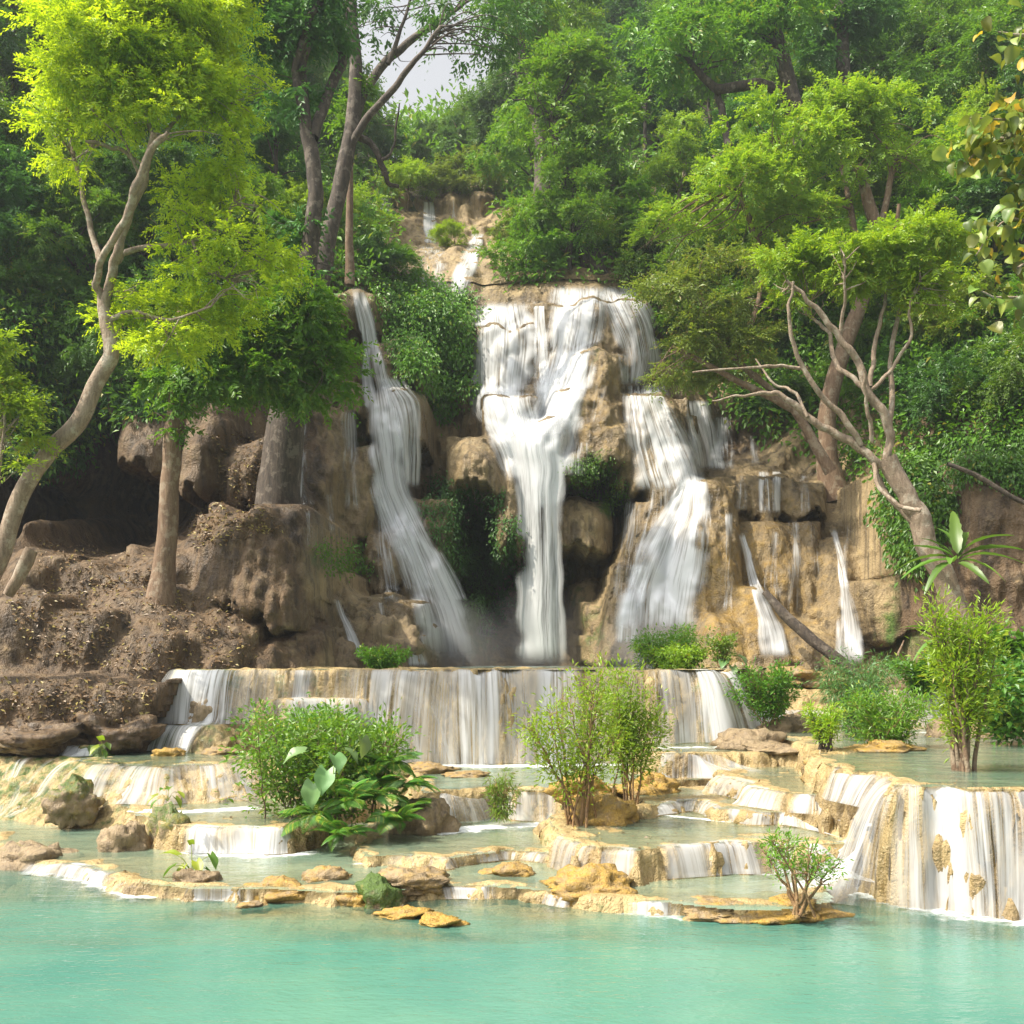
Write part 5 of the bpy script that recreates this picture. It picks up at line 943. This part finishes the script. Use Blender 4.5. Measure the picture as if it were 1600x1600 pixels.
# ferns: every frond a part
def frond_mesh(L, W, n=15, curl=0.75, name='frond', mat='leaf_fern'):
    t = np.linspace(0, 1, n + 1); p = np.stack([L * (t - .12 * t * t), 0 * t, L * (0.55 * t - curl * t * t)], -1); tg = nrm(np.gradient(p, axis=0)); VF = [tube(p, np.linspace(.007, .002, n + 1), 4)]
    for sgn in (-1, 1):
        c = p[2:]; m = len(c); w = W * np.sin(np.pi * (0.12 + .88 * np.linspace(0, 1, m)) ** .8) + .02
        dr = tg[2:] * .45 + np.array([0, sgn, -.25]); nn = np.tile(np.array([0, -sgn * .2, 1.0]), (m, 1)); VF.append(leaves(c, dr, nn, w, np.full(m, L / n * 1.25), .1))
    V, F = join(VF); return make_mesh(name, V, F, M[mat], smooth=False)
FM = [frond_mesh(.72, .21, 20), frond_mesh(.6, .19, 18, .9), frond_mesh(.82, .24, 22, .65)]
def fern(label, px, py, Y, n, sc, seed):
    g = np.random.default_rng(seed); root = empty('fern', P(px, py, Y))
    n = int(n * 1.5)
    for k in range(n):
        o = link('frond', FM[g.integers(0, 3)], root); o.rotation_euler = (g.normal() * .25, -.25 + g.normal() * .3, -math.pi / 2 + (k / n * 2 - 1) * 2.6 + g.normal() * .2); o.scale = (sc * g.uniform(.8, 1.2),) * 3; o.location = (g.normal() * .05, g.normal() * .05, 0)
    return tag(root, label, 'fern', 'ferns of the leafy clump')
for i, (lb, px, py, Y, n, sc) in enumerate([('lowest bright fern at the foot of the leafy clump', 535,1305,19.9,11,.8), ('fern spreading at the left foot of the leafy clump', 490,1275,20.2,11,.95), ('yellow-tinged fern in the middle of the leafy clump', 545,1255,20.2,12,.9), ('dark fern on the right foot of the leafy clump', 620,1285,20.4,11,.9), ('large fern at the right shoulder of the leafy clump', 605,1200,21.6,13,1.1), ('fern on the right side of the clump above the short falls', 635,1230,21.4,12,.95), ('upper fern arching over the right of the clump', 575,1185,22.2,11,1.0), ('fern under the big pale leaves', 520,1235,20.6,10,.85), ('fern on the inner right of the clump', 590,1245,20.8,11,.9), ('small fern at the right end of the clump', 645,1265,21.2,9,.75)]): fern(lb, px, py, Y, n, sc, 200 + i)
# big leaves: heart-shaped and blade-shaped, every leaf a part
def big_leaf(L, W, kind='heart', bend=0.35, mat='leaf_pale', n=9):
    t = np.linspace(0, 1, n); s = np.linspace(-1, 1, 5); T_, S_ = np.meshgrid(t, s, indexing='ij')
    if kind == 'heart': w = W * np.sin(np.pi * np.clip(T_ * .80 + .17, 0, 1)) ** .8 * (1 - T_ ** 4); back = -0.22 * L * np.abs(S_) * (T_ < .15)
    elif kind == 'oval': w = W * np.sin(np.pi * T_ ** .85) ** .75 + .002; back = 0
    else: w = W * (np.sin(np.pi * T_ ** .7) ** .6 + .02) * (1 + .10 * np.sin(T_ * 37) * np.abs(S_)); back = 0
    x = L * T_ * (1 - .12 * bend * T_) + back; y = S_ * w * .5; z = -bend * L * T_ ** 2 + .22 * np.abs(S_) * w + .03 * W * np.sin(T_ * 9 + S_ * 2)
    return make_mesh('leaf', np.stack([x, y, z], -1), grid_faces(n, 5), M[mat])
def leafy(name, label, px, py, Y, meshes, spec, stalk, seed, cat='plant', bark='leaf_fern', group=None):
    """spec: (dx px, dy px, yaw deg, pitch deg, scale) of every leaf, on a stalk from the foot"""
    g = np.random.default_rng(seed); q = P(px, py, Y); root = empty(name, q); s = Y / FOC
    for k, (dx, dy, yaw, pitch, sc) in enumerate(spec):
        e = np.array([dx * s, g.normal() * .08, -dy * s])
        if stalk: p = smooth_path([np.zeros(3), e * .5 + np.array([0, 0, .08]), e], 5); V, F = tube(p, np.linspace(stalk, stalk * .5, len(p)), 5); link('stalk', make_mesh('stalk', V, F, M[bark]), root)
        o = link('leaf', meshes[k % len(meshes)], root); o.location = e; o.rotation_euler = (g.normal() * .15, radians(pitch), radians(yaw)); o.scale = (sc,) * 3
    return tag(root, label, cat, group)
HE = [big_leaf(.5, .42), big_leaf(.46, .40, bend=.5)]
leafy('elephant_ear', 'pale heart-leaved plant standing out of the leafy clump', 520,1235,20.0, HE, [(-10,-30,-100,50,1.0),(5,-55,-60,20,.95),(-45,-60,-160,10,.9),(45,-80,-40,65,.85),(-30,-10,-110,70,1.0),(20,-62,-20,15,.8)], .012, 301)
HG = [big_leaf(.30, .18, mat='leaf_green'), big_leaf(.26, .16, mat='leaf_dark')]
leafy('water_sprout', 'small plant with heart leaves on a rock in the front shallows', 300,1368,18.0, HG, [(-24,-32,170,-20,1.1),(-22,-18,-170,30,1.2),(8,-22,-60,20,1.1),(26,-30,-30,45,1.1),(-6,-46,-90,-50,.7),(20,-10,-20,40,.9),(-10,-16,-120,40,.9)], .011, 302)
leafy('water_sprout', 'tiny bright sprout on the left ledge', 160,1180,24.5, HG, [(-4,-14,-120,20,1.1),(6,-18,-40,10,1.1),(0,-24,-90,-40,1.0),(3,-8,-30,40,.9)], .006, 303)
leafy('water_sprout', 'leafy sprout on top of the mossy boulder', 262,1252,19.8, HG, [(-14,-10,-140,20,.9),(4,-22,-80,-10,.9),(16,-14,-30,10,.8),(-4,-18,-100,-20,.9),(10,-4,-20,40,.8),(-18,0,-150,40,.8)], .005, 304)
leafy('elephant_ear', 'heart-leaved plant on the pool edge beside the apron fall', 1145,1050,30.2, HE, [(-10,-18,-120,20,.8),(10,-24,-40,20,.8),(0,-8,-90,40,.7),(18,-6,-10,35,.7)], .012, 305)
BL = [big_leaf(2.0, .36, 'blade', .4, 'leaf_dark', 14), big_leaf(1.8, .34, 'blade', .6, 'leaf_dark', 14)]
leafy('banana_plant', 'wild banana plant spreading long blades before the right rock wall', 1494,880,31.5, BL, [(0,-14,75,-70,1.0),(4,-10,20,-52,1.0),(6,-8,5,-30,1.0),(-6,-8,170,-18,.95),(-8,-4,195,-4,.9),(-8,0,215,5,.85),(2,0,-80,10,.7),(8,-6,-20,-25,.95),(-2,-10,130,-55,.6),(4,-12,50,-62,.9),(-5,-10,155,-35,.8),(6,-4,-45,-5,.8),(-4,-2,240,-15,.8),(2,-14,100,-75,.7)], 0, 306)
leafy('banana_plant', 'dark broad-bladed plant at the foot of the twisted tree', 1470,1010,31.0, BL, [(-4,-20,180,-30,.6),(0,-10,200,0,.6),(2,-24,95,-65,.6),(-6,-6,225,15,.55),(8,-10,-10,-20,.5),(-2,-14,150,-45,.55)], 0, 307)

# the bough of large round leaves reaching in at the right edge
g = np.random.default_rng(401)
OV = [big_leaf(.30, .26, 'oval', .35, 'leaf_teak', 8), big_leaf(.27, .24, 'oval', .6, 'leaf_teak', 8), big_leaf(.26, .22, 'oval', .5, 'leaf_teak_yellow', 8)]
Yb = 15.0; root = empty('leafy_bough', P(1690, 430, Yb)); rl = np.array(root.location); wood = []
SPR = [([(1690,300,5),(1620,250,4),(1560,215,3),(1500,262,1)], 46), ([(1690,230,4),(1640,180,3),(1580,185,2),(1515,185,1)], 34), ([(1690,120,3),(1620,60,3),(1560,50,1)], 16), ([(1690,420,4),(1620,360,3),(1570,345,2),(1525,400,1)], 34), ([(1690,470,3),(1640,462,2),(1560,465,2),(1535,455,1)], 14), ([(1690,400,3),(1630,400,3),(1590,420,2)], 16), ([(1690,290,3),(1640,290,2),(1590,270,1)], 16), ([(1690,190,3),(1640,150,2),(1600,150,1)],14)]
for pts, n in SPR:
    p, r = px_branch(pts, Yb, g.uniform(-.6, .6), .02); wood.append(tube(p, r, 6))
    for k in range(int(n * 2.4)):
        c = p[int((0.3 + .7 * g.random()) * (len(p) - 1))] + g.normal(size=3) * np.array([.2, .25, .16]); o = link('leaf', OV[0 if g.random() < .5 else (1 if g.random() < .8 else 2)], root, tuple(c - rl))
        o.rotation_euler = (g.normal() * .5, .45 + g.normal() * .45, g.uniform(0, 6.28)); sc = g.uniform(.5, .85); o.scale = (sc,) * 3
V, F = join(wood); part('branch', V, F, M['bark_pale'], root); tag(root, 'bough of large pale yellow-green round leaves reaching in at the right edge', 'tree')

# ------------------------------------------------------------------ spray at the foot of the great falls
mm = bpy.data.materials.new('spray'); mm.use_nodes = True; mt = mm.node_tree; mt.nodes.clear()
tc = mt.nodes.new('ShaderNodeTexCoord'); gr = mt.nodes.new('ShaderNodeTexGradient'); gr.gradient_type = 'SPHERICAL'; mu_ = mt.nodes.new('ShaderNodeMath'); mu_.operation = 'MULTIPLY'; mu_.inputs[1].default_value = 0.2
mv = mt.nodes.new('ShaderNodeVolumePrincipled'); mo_ = mt.nodes.new('ShaderNodeOutputMaterial'); mv.inputs['Color'].default_value = (0.95, 0.97, 1, 1)
mt.links.new(tc.outputs['Object'], gr.inputs[0]); mt.links.new(gr.outputs['Fac'], mu_.inputs[0]); mt.links.new(mu_.outputs[0], mv.inputs['Density']); mt.links.new(mv.outputs[0], mo_.inputs['Volume'])
th = np.linspace(0, 2 * np.pi, 20, endpoint=False); ph = np.linspace(-np.pi / 2, np.pi / 2, 11); TH, PH = np.meshgrid(th, ph, indexing='ij')
i_ = np.arange(20)[:, None] * 11; j_ = np.arange(10)[None]; i2 = (np.arange(20)[:, None] + 1) % 20 * 11
sm_ = make_mesh('mist', np.stack([np.cos(TH) * np.cos(PH), np.sin(TH) * np.cos(PH), np.sin(PH)], -1), np.stack([i_ + j_, i2 + j_, i2 + j_ + 1, i_ + j_ + 1], -1).reshape(-1, 4), mm)
for lb, px, py, Y, rx_, rz_ in (('white spray at the foot of the central plunge', 845, 1010, 44.0, 3.2, 2.9), ('white spray at the foot of the tall narrow waterfall', 690, 1015, 41.0, 2.8, 2.4), ('white spray at the foot of the apron fall', 1020, 1010, 38.5, 2.4, 1.8)):
    o = link('mist', sm_, loc=tuple(P(px, py, Y))); o.scale = (rx_, 2.2, rz_); tag(o, lb, kind='stuff')

# ------------------------------------------------------------------ the hazy air
hb = np.array([[x, y, z] for x in (-125, 125) for y in (-60, 180) for z in (-2.6, 125)], float)
hz_o = link('haze', make_mesh('haze', hb, np.array([[0, 1, 3, 2], [4, 6, 7, 5], [0, 4, 5, 1], [2, 3, 7, 6], [0, 2, 6, 4], [1, 5, 7, 3]]), None, smooth=False))
hm = bpy.data.materials.new('haze_air'); hm.use_nodes = True; ht = hm.node_tree; ht.nodes.clear()
hv = ht.nodes.new('ShaderNodeVolumePrincipled'); ho = ht.nodes.new('ShaderNodeOutputMaterial')
hv.inputs['Color'].default_value = (0.86, 0.93, 1.0, 1); hv.inputs['Density'].default_value = 0.0005; hv.inputs['Anisotropy'].default_value = 0.25
ht.links.new(hv.outputs[0], ho.inputs['Volume']); hz_o.data.materials.append(hm); tag(hz_o, 'pale hazy air over the whole valley', kind='stuff')
